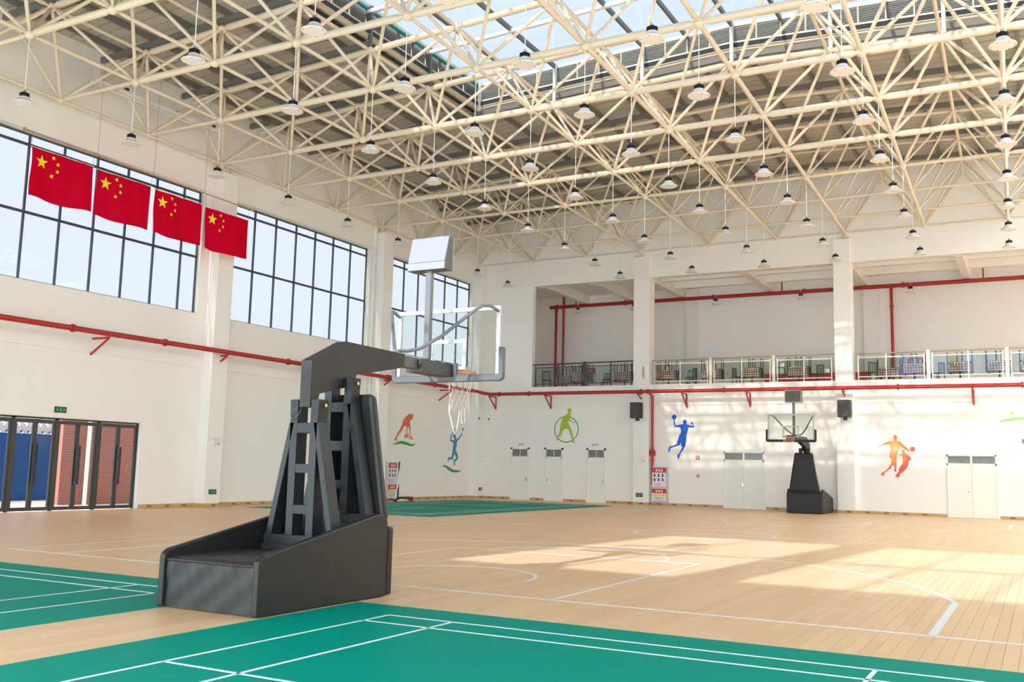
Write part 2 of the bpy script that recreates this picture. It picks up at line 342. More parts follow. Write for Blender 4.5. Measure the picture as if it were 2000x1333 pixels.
# ------------------------------------------------------------------ space frame roof
XS = [-25.75, -22.5, -19.4, -16.55, -13.1, -9.88, -6.9, -3.63, -0.45, 2.75, 5.95]
YN = [11.33, 14.70, 18.07, 21.44, 24.81, 28.18, 31.55, 34.92, 38.15, 41.20, 43.95]
ZB = 12.3
RIDGE = -8.45
def ztop(x): return 14.85 - 0.045*abs(x - RIDGE)
def bn(i, j): return Vector((XS[i] - 0.022*(YN[j]-25.0), YN[j], ZB))
def tn(i, j):
    x = (XS[i]+XS[i+1])/2; y = (YN[j]+YN[j+1])/2; x -= 0.022*(y-25.0)
    return Vector((x, y, ztop(x)))
def lt(j): y = (YN[j]+YN[j+1])/2; return Vector((-25.55, y, 13.98))          # edge row against the left wall
def bt(i): x = (XS[i]+XS[i+1])/2 - 0.42; return Vector((x, 43.85, ztop(x)-0.15))  # edge row against the far wall
NI, NJ = len(XS), len(YN)
cyl = MB(); seg = 10
for z, r in ((0.03, 0.45), (0.085, 1.0), (0.915, 1.0), (0.97, 0.45)):
    for k in range(seg): cyl.v.append((r*math.cos(2*PI*k/seg), r*math.sin(2*PI*k/seg), z))
for a in range(3):
    for k in range(seg): cyl.f.append((a*seg+k, a*seg+(k+1) % seg, (a+1)*seg+(k+1) % seg, (a+1)*seg+k))
CYL = cyl.mesh('tapered_tube', STEEL, True)
rod = MB().tube([(0, 0, 0.02), (0, 0, 0.98)], 1.0, 8, False); ROD = rod.mesh('plain_tube', STEEL, True)
BALL = MB().lathe([(0.001, -1), (0.6, -0.8), (0.95, -0.3), (0.95, 0.3), (0.6, 0.8), (0.001, 1)], seg=10).mesh('ball', STEEL, True)
frame = empty('space_frame', (RIDGE, 27, ZB)); tag(frame, 'cream steel tube space frame spanning the whole hall roof', 'roof truss')
def rx(i, j):           # chord radius: heavy in mid span, light near the walls
    r = 0.098
    if j >= 7: r = 0.062
    if j >= 8: r = 0.042
    if i == 0: r = min(r, 0.058)
    return r
for j in range(NJ):
    for i in range(NI-1): inst('bottom_chord', CYL, frame, mtx=along(bn(i, j), bn(i+1, j), rx(i, j)))
for i in range(NI):
    for j in range(NJ-1): inst('cross_chord', CYL if i > 0 else ROD, frame, mtx=along(bn(i, j), bn(i, j+1), 0.052 if i < 5 else 0.066))
for j in range(NJ-1):
    for i in range(NI-2): inst('top_chord', CYL, frame, mtx=along(tn(i, j), tn(i+1, j), 0.10 if j < 6 else 0.07 if j < 8 else 0.05))
    inst('top_chord', CYL, frame, mtx=along(lt(j), tn(0, j), 0.062))
for i in range(NI-1):
    for j in range(NJ-2): inst('top_cross_chord', CYL, frame, mtx=along(tn(i, j), tn(i, j+1), 0.058))
    inst('top_cross_chord', CYL, frame, mtx=along(tn(i, NJ-2), bt(i), 0.045))
dg = []
for i in range(NI-1):
    for j in range(NJ-1):
        for a, b in ((0, 0), (1, 0), (0, 1), (1, 1)): dg.append((bn(i+a, j+b), tn(i, j), 0.050 if j < 7 else 0.038))
for j in range(NJ-1): dg += [(bn(0, j), lt(j), 0.045), (bn(0, j+1), lt(j), 0.045)]
for i in range(NI-1): dg += [(bn(i, NJ-1), bt(i), 0.04), (bn(i+1, NJ-1), bt(i), 0.04)]
eye = Vector((0, 0, 1.6))
dg.sort(key=lambda d: (not in_view((d[0]+d[1])/2), ((d[0]+d[1])/2 - eye).length))
for p, q, r in dg[:300]: inst('diagonal_brace', CYL, frame, mtx=along(p, q, r))
rest = MB()
for p, q, r in dg[300:]: rest.tube([p.lerp(q, 0.03), p.lerp(q, 0.085), p.lerp(q, 0.915), p.lerp(q, 0.97)], [r*0.5, r, r, r*0.5], 8)
rest.obj('brace_field', STEEL, frame, True, kind='stuff')
def ball(p, r): inst('ball_joint', BALL, frame, mtx=Matrix.Translation(p) @ Matrix.Diagonal((r, r, r, 1)))
for i in range(NI):
    for j in range(NJ): ball(bn(i, j), 0.135 if j < 8 and i > 0 else 0.10)
for i in range(NI-1):
    for j in range(NJ-1): ball(tn(i, j), 0.135 if j < 8 else 0.10)
for j in range(NJ-1): ball(lt(j), 0.10)
for i in range(NI-1): ball(bt(i), 0.09)
for p in [bn(0, 1), bn(0, 4), bn(0, 7), bn(0, 10), bn(3, 10), bn(6, 10)]:   # bearings on the columns
    MB().box(p.x-0.2, p.x+0.2, p.y-0.2, p.y+0.2, 12.02, 12.06).lathe([(0.11, 12.06), (0.07, 12.22)], (p.x, p.y, 0), 10).obj('bearing', STEEL, frame)

# ------------------------------------------------------------------ roof deck, purlins, lantern
def zd(x): return ztop(x) + 0.50
LX0, LX1, LY0, LY1 = -17.98, 1.15, 16.39, 29.87
roof = MB()
def slab(x0, x1, y0, y1):
    xs = [x0] + ([RIDGE] if x0 < RIDGE < x1 else []) + [x1]
    for a, b in zip(xs[:-1], xs[1:]): roof.prism([(a, zd(a)+0.06), (b, zd(b)+0.06), (b, zd(b)+0.22), (a, zd(a)+0.22)], 'y', y0, y1)
slab(XL-0.3, LX0, YS-0.3, YB+0.35); slab(LX1, 5.2, YS-0.3, YB+0.35); slab(9.0, XR+0.3, YS-0.3, YB+0.35); slab(5.2, 9.0, YS-0.3, 0.4); slab(5.2, 9.0, 42.5, YB+0.35); slab(LX0, LX1, LY1, YB+0.35); slab(LX0, LX1, YS-0.3, LY0)
ceiling = roof.obj('ceiling', DECKD); struct(ceiling, 'grey ribbed metal roof deck above the steel space frame')
def deck_strip(x0, x1):
    m = MB(); m.prism([(x0, zd(x0)+0.02), (x1, zd(x1)+0.02), (x1, zd(x1)+0.06), (x0, zd(x0)+0.06)], 'y', 0.0, 0.375)
    return m.mesh('deck_panel', DECK)
PITCH = 0.42
dl = deck_strip(XL, LX0); y = 5.5
while y + PITCH < YB+0.3: inst('deck_panel', dl, ceiling, (0, y, 0)); y += PITCH
d1, d2 = deck_strip(LX0, RIDGE), deck_strip(RIDGE, 5.2); y = LY1
while y + PITCH < YB+0.3: inst('deck_panel', d1, ceiling, (0, y, 0)); inst('deck_panel', d2, ceiling, (0, y, 0)); y += PITCH
k = 0; x = XL + 0.75
while x < 5.2:
    inside = LX0-0.1 < x < LX1+0.1
    MB().box(x-0.05, x+0.05, LY1+0.1 if inside else 8.0, YB, zd(x)-0.17, zd(x)+0.015).obj('purlin', PURLIN, ceiling); x += 1.575
for j in range(NJ-1):
    yv = (YN[j]+YN[j+1])/2
    spans = [(XL, LX0), (LX1, 5.2)] if LY0-0.1 < yv < LY1-0.1 else [(XL, RIDGE), (RIDGE, 5.2)]
    for a, b in spans:
        MB().prism([(a, zd(a)-0.34), (b, zd(b)-0.34), (b, zd(b)-0.16), (a, zd(a)-0.16)], 'y', yv-0.06, yv+0.06).obj('rafter', PURLIN, ceiling)

strip = empty('added_roof_light', (5.7, 21, 14.5)); struct(strip, 'added long roof light over the unseen right hand side of the hall')  # unseen opening, added for warm light bounced off the floor
for k in range(14):
    a, b = 0.4+42.1*k/14, 0.4+42.1*(k+1)/14
    MB().prism([(5.2, zd(5.2)+0.14), (9.0, zd(9.0)+0.14), (9.0, zd(9.0)+0.16), (5.2, zd(5.2)+0.16)], 'y', a+0.01, b-0.01).obj('pane', GL_STRIP if k < 6 else GL_CLR, strip)
    MB().prism([(5.2, zd(5.2)+0.0), (9.0, zd(9.0)+0.0), (9.0, zd(9.0)+0.13), (5.2, zd(5.2)+0.13)], 'y', a-0.05, a+0.05).obj('glazing_bar', WHITE, strip)
lan = empty('skylight_lantern', (LX0, LY1, 14.4)); struct(lan, 'raised glazed roof lantern with grey louvered sides')
def zg(x): return 16.28 - 0.040*abs(x - RIDGE)
MB().box(LX0-0.35, LX0-0.3, LY0-0.3, LY1+0.3, zd(LX0)-0.1, zg(LX0)+0.1).obj('side_backing', DECKD, lan)
MB().box(LX1+0.3, LX1+0.35, LY0-0.3, LY1+0.3, zd(LX1)-0.1, zg(LX1)+0.1).obj('side_backing', DECKD, lan)
for yy in (LY1+0.3, LY0-0.35):
    m = MB()
    for a, b in ((LX0-0.35, RIDGE), (RIDGE, LX1+0.35)): m.prism([(a, zd(a)-0.1), (b, zd(b)-0.1), (b, zg(b)+0.1), (a, zg(a)+0.1)], 'y', yy, yy+0.05)
    m.obj('side_backing', DECKD, lan)
def louver(p0, p1, inward):
    # one louver panel between two points of the lantern side, slats tilted
    (x0, y0), (x1, y1) = p0, p1; m = MB(); h0 = max(zd(x0), zd(x1)) + 0.28; h1 = min(zg(x0), zg(x1)) - 0.10
    n = 9
    for k in range(n):
        z = h0 + (h1-h0)*(k+0.5)/n; d = 0.07
        ix, iy = inward
        m.add([(x0+ix*d, y0+iy*d, z-0.03), (x1+ix*d, y1+iy*d, z-0.03), (x1, y1, z+0.03), (x0, y0, z+0.03),
               (x0+ix*d, y0+iy*d, z-0.018), (x1+ix*d, y1+iy*d, z-0.018), (x1, y1, z+0.042), (x0, y0, z+0.042)],
              [(0,3,2,1),(4,5,6,7),(0,1,5,4),(1,2,6,5),(2,3,7,6),(3,0,4,7)])
    m.obj('louver_panel', SLAT, lan)
TOPY = [(YN[j]+YN[j+1])/2 for j in range(1, 6)]           # 16.39 ... 29.87
TOPX = [(XS[i]+XS[i+1])/2 for i in range(2, 9)]           # -17.98 ... 1.15
for X_, inw in ((LX0-0.15, (1, 0)), (LX1+0.15, (-1, 0))):
    for a, b in zip(TOPY[:-1], TOPY[1:]):
        for k in range(4):
            ya, yb = a+(b-a)*k/4, a+(b-a)*(k+1)/4
            louver((X_, ya+0.03), (X_, yb-0.03), inw)
            MB().box(X_-0.03, X_+0.06, yb-0.022, yb+0.022, zd(X_)+0.2, zg(X_)-0.05).obj('louver_mullion', GREYM, lan)
    for z in (0.06, 0.24): MB().box(X_-0.05, X_+0.12, LY0-0.2, LY1+0.2, zd(X_)+z-0.055, zd(X_)+z+0.055).obj('edge_beam', STEEL, lan)
    MB().box(X_-0.05, X_+0.09, LY0-0.2, LY1+0.2, zg(X_)-0.09, zg(X_)-0.045).obj('seal_strip', TEAL, lan)
    MB().box(X_-0.05, X_+0.14, LY0-0.2, LY1+0.2, zg(X_)-0.04, zg(X_)+0.03).obj('edge_beam', WHITE, lan)
for Y_, inw in ((LY1+0.15, (0, -1)), (LY0-0.15, (0, 1))):
    for a, b in zip(TOPX[:-1], TOPX[1:]):
        for k in range(4):
            xa, xb = a+(b-a)*k/4, a+(b-a)*(k+1)/4
            louver((xa+0.03, Y_), (xb-0.03, Y_), inw)
            MB().box(xb-0.022, xb+0.022, Y_-0.07 if inw[1] < 0 else Y_-0.02, Y_+0.02 if inw[1] < 0 else Y_+0.07, zd(xb)+0.2, zg(xb)-0.05).obj('louver_mullion', STEEL, lan)
    for z, hh in ((0.02, 0.06), (0.17, 0.05), (0.27, 0.03)):
        for a, b in ((LX0-0.2, RIDGE), (RIDGE, LX1+0.2)):
            MB().prism([(a, zd(a)+z-hh), (b, zd(b)+z-hh), (b, zd(b)+z+hh), (a, zd(a)+z+hh)], 'y', Y_-0.10, Y_+0.06).obj('edge_beam', STEEL if z < 0.2 else WHITE, lan)
    for a, b in ((LX0-0.2, RIDGE), (RIDGE, LX1+0.2)):
        MB().prism([(a, zg(a)-0.10), (b, zg(b)-0.10), (b, zg(b)+0.02), (a, zg(a)+0.02)], 'y', Y_-0.08, Y_+0.06).obj('edge_beam', WHITE, lan)
def post(x, y): MB().box(x-0.055, x+0.055, y-0.055, y+0.055, ztop(x)+0.05, zg(x)).obj('post', WHITE if y > 29 else GREYM, lan)
for y in TOPY: post(LX0+0.02, y); post(LX1-0.02, y)
for x in TOPX[1:-1]: post(x, LY1-0.02); post(x, LY0+0.02)
gx = []
for a, b in zip(TOPX[:-1], TOPX[1:]): gx += [a, (a+b)/2]
gx.append(TOPX[-1]); gy = TOPY
for x in gx[1:-1]: MB().box(x-0.045, x+0.045, LY0-0.2, LY1+0.2, zg(x)-0.16, zg(x)-0.012).obj('glazing_rafter', GREYM, lan)
for y in gy[1:-1]:
    for a, b in ((LX0-0.2, RIDGE), (RIDGE, LX1+0.2)): MB().prism([(a, zg(a)-0.22), (b, zg(b)-0.22), (b, zg(b)-0.10), (a, zg(a)-0.10)], 'y', y-0.06, y+0.06).obj('glazing_beam', WHITE, lan)
gx[0] = LX0-0.25; gx[-1] = LX1+0.25; gyy = [LY0-0.25] + list(gy[1:-1]) + [LY1+0.25]
for a, b in zip(gx[:-1], gx[1:]):
    for c, d in zip(gyy[:-1], gyy[1:]):
        MB().prism([(a+0.01, zg(a)), (b-0.01, zg(b)), (b-0.01, zg(b)+0.015), (a+0.01, zg(a)+0.015)], 'y', c+0.01, d-0.01).obj('pane', GL_SKY, lan)

# ------------------------------------------------------------------ pendant lamps hung from the frame's lower joints
def make_lamp(rod_len):
    WORLD_BUILD[0] = False
    e = empty('pendant_lamp')                      # origin at the rim of the shade
    SH = mat('lamp_shade_white', (0.82, 0.83, 0.86), 0.35); 
    pr = [(0.245, 0.0), (0.27, 0.004), (0.262, 0.02), (0.20, 0.055), (0.135, 0.125), (0.115, 0.165)]
    MB().lathe(pr, seg=24).obj('shade', SH, e, True)
    MB().lathe([(0.02, -0.008), (0.25, -0.008), (0.25, 0.0), (0.02, 0.0)], seg=24).obj('diffuser', mat('lamp_diffuser', (0.86, 0.82, 0.78), 0.4), e, True)
    clips = MB()
    for k in range(6):
        t = PI/6 + k*PI/3; c, s = math.cos(t), math.sin(t); clips.lathe([(0.014, -0.016), (0.014, 0.0)], (0.225*c, 0.225*s, 0), 6)
    clips.obj('clip_ring', mat('lamp_clip', (0.30, 0.22, 0.15), 0.4), e)
    hs = MB().lathe([(0.085, 0.165), (0.085, 0.265)], seg=12)
    for k in range(16):
        t = 2*PI*k/16; n = len(hs.v); hs.box(0.07, 0.118, -0.006, 0.006, 0.165, 0.262); hs.xf(Matrix.Rotation(t, 4, 'Z'), n)
    hs.lathe([(0.05, 0.265), (0.05, 0.30), (0.03, 0.305)], seg=10)
    hs.obj('heat_sink', BLACKP, e)
    MB().tube([(-0.035, 0, 0.29), (-0.035, 0, 0.34), (0, 0, 0.37), (0.035, 0, 0.34), (0.035, 0, 0.29)], 0.007, 6).obj('hanging_loop', BLACKP, e)
    MB().tube([(0, 0, 0.36), (0, 0, rod_len)], 0.012, 6).obj('suspension_rod', mat('lamp_rod', (0.85, 0.85, 0.84), 0.4), e)
    WORLD_BUILD[0] = True
    return e
RIM = 10.46
lamp0 = make_lamp(ZB - 0.12 - RIM); used = False
rows = [1, 3, 4, 5, 6, 7, 8]
for ri, i in enumerate(rows):
    for j in range(1, NJ-1):
        p = bn(i, j); q = Vector((p.x, p.y, RIM))
        pc = camo.matrix_world.inverted() @ q
        if abs(pc.x/pc.z) > 0.545 or abs(pc.y/pc.z) > 0.37: continue
        if used: o = copy_tree(lamp0)
        else: o = lamp0; used = True
        o.location = q; o.rotation_euler = (0, 0, random.random()*6.28)
        tag(o, 'white bell pendant lamp, %s file from the flag windows, %s from the far wall' % (ORD[ri], ORD[NJ-2-j]), 'lamp', 'pendant lamps hung under the steel space frame')
# ------------------------------------------------------------------ basketball stands
def arc_path(c, r, a0, a1, n): return [(c[0]+r*math.cos(a0+(a1-a0)*k/n), c[1]+r*math.sin(a0+(a1-a0)*k/n)) for k in range(n+1)]
def make_stand(label, near):
    # local frame: x across, y from the rear of the base (0) towards the court, z up
    WORLD_BUILD[0] = False
    e = empty('basketball_stand'); tag(e, label, 'basketball hoop', 'wheeled basketball stands')
    side = [(0.0, 0.0), (0.0, 0.53)] + [(0.14-0.14*math.cos(a), 0.53+0.11*math.sin(a)) for a in (0.4, 0.8, 1.2, 1.5)] + [(1.95, 0.985), (2.07, 1.0), (2.17, 0.985), (2.235, 0.94), (2.25, 0.87), (2.25, 0.0)]
    side = [(y, z+0.0) for y, z in side]
    for s in (-1, 1):
        a, b = (0.645, 0.725)
        MB().prism([(y, max(z, 0.012)) for y, z in side], 'x', s*a, s*b).obj('side_panel', BLACKV, e, bevel=0.018)
    rp = MB(); n, nz = 24, 8                    # rear cover with soft creases
    for k in range(n+1):
        for q in range(nz+1):
            x = -0.64+1.28*k/n; z = 0.015+0.485*q/nz
            rp.v.append((x, 0.045+0.006*math.sin(k*1.9+q*0.7)*(q/nz)+0.004*math.sin(k*0.8-q*1.3), z))
    for k in range(n):
        for q in range(nz): i = k*(nz+1)+q; rp.f.append((i, i+nz+1, i+nz+2, i+1))
    rp.box(-0.64, 0.64, 0.06, 0.12, 0.015, 0.50)
    rp.obj('rear_panel', BLACKV, e, True)
    MB().prism([(0.03, 0.50), (0.03, 0.53), (0.10, 0.555), (1.15, 0.575), (1.15, 0.50)], 'x', -0.642, 0.642).obj('top_cover', BLACKV, e, bevel=0.012)
    MB().box(-0.64, 0.64, 0.13, 2.2, 0.03, 0.40).obj('ballast_box', BLACKM, e)
    MB().box(-0.72, 0.72, 2.262, 2.385, 0.012, 0.84).obj('front_base_pad', BLACKV, e, bevel=0.03)
    def ladder(name, y0, y1, zb, zt, knee, rungs):
        m = MB()
        for s in (-1, 1):
            m.prism([(s*0.10, zb), (s*0.21, zb), (s*0.21, knee), (s*0.225, zt), (s*0.10, zt)], 'y', y0, y1)
            m.prism([(s*0.15, knee), (s*0.224, knee), (s*0.515, zb), (s*0.43, zb)], 'y', y0, y1)
        for a, b in rungs: m.box(-0.11, 0.11, y0+0.004, y1-0.004, a, b)
        m.box(-0.53, 0.53, y0-0.012, y1+0.012, zb-0.11, zb+0.005)
        return m.obj(name, BLACKM, e, bevel=0.004)
    ladder('rear_ladder_frame', 1.43, 1.62, 0.735, 2.37, 2.09, [(1.96, 2.085), (1.48, 1.59), (0.99, 1.10)])
    ladder('front_ladder_frame', 2.06, 2.23, 0.99, 2.69, 2.36, [(2.25, 2.38), (1.76, 1.89), (1.28, 1.40)])
    MB().box(-0.50, 0.50, 1.35, 2.25, 0.40, 0.63).obj('plinth', BLACKM, e)
    MB().box(-0.50, 0.50, 1.95, 2.25, 0.40, 0.885).obj('plinth', BLACKM, e)
    MB().prism([(1.16, 0.50), (1.42, 0.62), (1.42, 0.50)], 'x', -0.06, 0.02).obj('gusset', BLACKM, e)
    # tapered leaning pad in front of the tower
    pd = MB(); pts = [(-0.62, 0.93, 2.30), (0.62, 0.93, 2.30), (0.37, 2.50, 2.27), (-0.37, 2.50, 2.27)]
    pd.add([(x, y, z) for x, z, y in pts] + [(x*0.97, y+0.15, z-0.02) for x, z, y in pts], [(0,1,2,3),(7,6,5,4),(0,4,5,1),(1,5,6,2),(2,6,7,3),(3,7,4,0)])
    pd.obj('front_tower_pad', BLACKV, e, bevel=0.05)
    for y, z in ((1.545, 2.30), (2.16, 2.62)):
        for s in (-1, 1): MB().lathe([(0.022, 0), (0.022, 0.018)], seg=8).xf(Matrix.Translation((s*0.222, y, z)) @ Matrix.Rotation(s*PI/2, 4, 'Y')).obj('bolt', BRASS, e)
    arm = [(1.43, 2.275), (1.43, 2.85), (2.08, 3.16), (3.39, 3.145), (3.39, 2.955), (2.32, 2.75), (2.24, 2.60), (1.60, 2.45), (1.56, 2.275)]
    MB().prism(arm, 'x', -0.083, 0.083).obj('arm', mat('arm_powder_coat', (0.022, 0.019, 0.017), 0.45, spec=0.3), e, bevel=0.004)
    MB().box(-0.075, 0.075, 3.39, 3.72, 2.97, 3.125).obj('arm_extension', PADG, e, bevel=0.004)
    pad = MB(); n = 12
    for k in range(n):
        y0, y1 = 3.74+0.94*k/n, 3.74+0.94*(k+1)/n
        f = lambda y: 0.010*math.sin(y*23)+0.006*math.sin(y*41)
        pad.add([(-0.14, y0, 2.93), (0.14, y0, 2.93), (0.14, y0, 3.125+f(y0)), (-0.14, y0, 3.125+f(y0)), (-0.14, y1, 2.93), (0.14, y1, 2.93), (0.14, y1, 3.125+f(y1)), (-0.14, y1, 3.125+f(y1))], [(0,1,5,4),(1,2,6,5),(2,3,7,6),(3,0,4,7)] + ([(0,3,2,1)] if k == 0 else []) + ([(4,5,6,7)] if k == n-1 else []))
    pad.obj('arm_pad', mat('arm_pad_vinyl', (0.035, 0.032, 0.030), 0.5, bump=0.15, nscale=20), e, True)
    BY = 4.62                                   # backboard plane
    MB().box(-0.20, 0.20, BY-0.06, BY-0.02, 2.92, 3.14).obj('mounting_plate', PADG, e)
    for s in (-1, 1):
        pth = [(s*0.03, 3.30, 3.185), (s*0.10, 3.42, 3.19), (s*0.22, 3.56, 3.24), (s*0.42, 3.80, 3.44), (s*0.72, 4.16, 3.84), (s*0.80, 4.27, 3.93), (s*0.86, 4.40, 3.945), (s*0.885, BY-0.03, 3.90)]
        MB().tube(pth, 0.026, 10).obj('brace_tube', GREYM, e, True)
    g = MB().box(-0.90, 0.90, BY, BY+0.012, 2.92, 3.97).obj('backboard_glass', GL_CLR, e)
    FRM = mat('backboard_white', (0.47, 0.48, 0.475), 0.4)
    f = MB()
    for a in ((-0.91, 0.91, 3.92, 3.98), (-0.91, 0.91, 2.91, 2.965), (-0.91, -0.855, 2.965, 3.92), (0.855, 0.91, 2.965, 3.92)): f.box(a[0], a[1], BY-0.018, BY+0.022, a[2], a[3])
    f.obj('backboard_frame', FRM, e)
    f = MB()
    for a in ((-0.32, 0.32, 3.45, 3.505), (-0.32, 0.32, 3.05, 3.10), (-0.32, -0.265, 3.10, 3.45), (0.265, 0.32, 3.10, 3.45)): f.box(a[0], a[1], BY-0.002, BY+0.014, a[2], a[3])
    f.obj('target_square', FRM, e)
    U = [(-0.985, 3.36), (-0.985, 2.93)] + [(-0.985+0.09*(1-math.cos(a)), 2.93-0.07*math.sin(a)) for a in (0.5, 1.0, 1.57)] + [(0.985-0.09*(1-math.cos(a)), 2.93-0.07*math.sin(a)) for a in (1.57, 1.0, 0.5)] + [(0.985, 2.93), (0.985, 3.36), (0.915, 3.36), (0.915, 2.965), (-0.915, 2.965), (-0.915, 3.36)]
    MB().prism(U, 'y', BY-0.045, BY+0.05).obj('backboard_pad', PADG if near else BLACKV, e, bevel=0.012)
    RY, RZ, RR = BY+0.15+0.235, 3.05, 0.235
    rim = MB(); n = 28; pth = [(RR*math.cos(2*PI*k/n), RY+RR*math.sin(2*PI*k/n), RZ) for k in range(n+1)]; rim.tube(pth, 0.011, 8, False)
    rim.box(-0.09, 0.09, BY+0.02, BY+0.17, RZ-0.02, RZ-0.005); rim.box(-0.11, 0.11, BY+0.012, BY+0.03, RZ-0.13, RZ+0.02)
    for s in (-1, 1): rim.prism([(BY+0.02, RZ-0.11), (BY+0.18, RZ-0.015), (BY+0.02, RZ-0.015)], 'x', s*0.075, s*0.09)
    rim.obj('rim', ORANGE, e, True)
    net = MB(); ns = 12; lv = [(0.235, 0.0), (0.215, -0.10), (0.185, -0.20), (0.165, -0.30), (0.15, -0.40), (0.155, -0.48)]
    def np_(l, k): r, z = lv[l]; a = 2*PI*(k+0.5*(l % 2))/ns; return (r*math.cos(a), RY+r*math.sin(a), RZ+z)
    for l in range(len(lv)-1):
        for k in range(ns):
            net.tube([np_(l, k), np_(l+1, k)], 0.0026, 4, False); net.tube([np_(l, k), np_(l+1, (k-1) if l % 2 == 0 else (k+1))], 0.0026, 4, False)
    for k in range(ns):
        a = 2*PI*(k+0.5)/ns; b = 2*PI*(k+1.5)/ns
        net.tube([(0.155*math.cos(a), RY+0.155*math.sin(a), RZ-0.48), (0.165*math.cos((a+b)/2), RY+0.165*math.sin((a+b)/2), RZ-0.60), (0.155*math.cos(b), RY+0.155*math.sin(b), RZ-0.48)], 0.0026, 4, False)
    net.obj('net', NETW, e, True)
    if near:
        MB().tube([(-0.17, RY-0.02, RZ-0.52), (-0.165, RY-0.02, RZ-0.62), (-0.10, RY, RZ-0.87), (-0.055, RY, RZ-0.97), (-0.02, RY, RZ-0.82), (0.01, RY, RZ-0.60)], 0.0075, 6).obj('torn_cord', mat('bleached_cord', (0.72, 0.70, 0.68), 0.8), e, True)
        MB().tube([(0.05, RY, RZ-0.58), (0.045, RY, RZ-0.72), (0.05, RY, RZ-0.78), (0.075, RY, RZ-0.80), (0.10, RY, RZ-0.78), (0.105, RY, RZ-0.70), (0.095, RY, RZ-0.58)], 0.006, 6).obj('torn_cord', MATS['bleached_cord'], e, True)
    # shot clock on its pole
    MB().box(-0.045, 0.045, 4.03, 4.11, 3.10, 4.50).obj('clock_pole', mat('pole_grey', (0.13, 0.125, 0.12), 0.4, metal=0.1), e)
    sc = MB().prism([(4.07, 4.97), (3.965, 4.58), (3.965, 4.46), (4.17, 4.46), (4.17, 4.97)], 'x', -0.33, 0.33).obj('shot_clock', mat('clock_casing', (0.07, 0.062, 0.06), 0.5) , e, bevel=0.006)
    bk = MB(); bk.prism([(4.068, 4.965), (3.960, 4.58), (3.957, 4.582), (4.063, 4.972)], 'x', -0.322, 0.322); bk.box(-0.322, 0.322, 3.957, 3.961, 4.468, 4.575)
    bk.obj('back_plate', mat('clock_back_white', (0.23, 0.228, 0.222), 0.45), sc)
    fr = MB(); fr.box(-0.33, 0.33, 4.168, 4.182, 4.46, 4.49); fr.box(-0.33, 0.33, 4.168, 4.182, 4.94, 4.97); fr.box(-0.33, -0.30, 4.168, 4.182, 4.49, 4.94); fr.box(0.30, 0.33, 4.168, 4.182, 4.49, 4.94)
    fr.obj('bezel', mat('clock_bezel', (0.33, 0.33, 0.30), 0.4), sc)
    MB().box(-0.30, 0.30, 4.168, 4.175, 4.49, 4.94).obj('screen', mat('clock_screen', (0.075, 0.065, 0.055), 0.35, noise=0.25, nscale=90), sc)
    if near:
        MB().tube([(-0.10, 1.43, 2.29), (-0.17, 1.425, 2.22), (-0.20, 1.42, 2.16), (-0.165, 1.42, 2.12), (-0.10, 1.42, 2.16), (-0.05, 1.425, 2.24), (-0.025, 1.425, 2.32)], 0.005, 6).obj('loose_cable', GREYM, e, True)
        pth = []
        for k in range(46):
            a = k*0.62; pth.append((0.30+0.13*math.cos(a)+0.02*math.sin(k*1.3), 0.80+0.15*math.sin(a*1.07)+0.02*math.cos(k), 0.578+0.0006*k))
        MB().tube(pth, 0.006, 6).obj('coiled_cable', BLACKP, e, True)
        MB().tube([(0.42, 1.05, 0.58), (0.47, 1.18, 0.585), (0.50, 1.25, 0.60)], [0.016, 0.02, 0.016], 8).obj('cable_plug', SIGNW, e, True)
        MB().box(0.20, 0.28, 1.72, 1.80, 0.64, 0.90).obj('hydraulic_pump', BLACKM, e, bevel=0.01)
        MB().tube([(0.24, 1.78, 0.86), (0.27, 1.84, 1.02)], 0.022, 8).obj('piston_rod', CHROME, e, True)
        MB().lathe([(0.07, -0.05), (0.07, 0.05)], seg=14).xf(Matrix.Translation((0.02, 1.92, 1.28)) @ Matrix.Rotation(PI/2, 4, 'Y')).obj('winch_wheel', BLACKM, e, True)
        MB().tube([(-0.02, 1.88, 1.42), (0.05, 1.88, 1.42)], 0.02, 8).obj('winch_bolt', CHROME, e, True)
    WORLD_BUILD[0] = True
    return e
st = make_stand('large black basketball stand in the foreground, seen from behind', True); st.location = (-7.87, 7.735, 0)
st2 = make_stand('far basketball stand facing the viewer before the white wall', False); st2.location = (-8.74, 43.80, 0); st2.rotation_euler = (0, 0, PI)

# ------------------------------------------------------------------ badminton mats and court lines
def mat_court(x0, x1, y0, y1, cx0, cx1, cy0, cy1, along_x, label):
    e = MB().box(x0, x1, y0, y1, 0.0, 0.006).obj('badminton_mat', GREEN); tag(e, label, 'sports mat', 'green badminton mats on the floor')
    z0, z1, w = 0.0055, 0.0075, 0.02
    def hx(y, a, b): MB().box(a, b, y-w, y+w, z0, z1).obj('court_line', LINE, e)
    def vy(x, a, b): MB().box(x-w, x+w, a, b, z0, z1).obj('court_line', LINE, e)
    if along_x:
        for y in (cy0, cy0+0.45, cy1-0.45, cy1): hx(y, cx0-w, cx1+w)
        m = (cx0+cx1)/2
        for x in (cx0, cx0+0.80, cx1-0.80, cx1): vy(x, cy0, cy1)
        for x in (m-1.98, m+1.98): vy(x, cy0, cy1)
        hx((cy0+cy1)/2, cx0, m-1.98); hx((cy0+cy1)/2, m+1.98, cx1)
    else:
        for x in (cx0, cx0+0.46, cx1-0.46, cx1): vy(x, cy0, cy1)
        m = (cy0+cy1)/2
        for y in (cy0, cy0+0.76, cy1-0.76, cy1, m-1.98, m+1.98): hx(y, cx0, cx1)
        vy((cx0+cx1)/2, cy0, m-1.98); vy((cx0+cx1)/2, m+1.98, cy1)
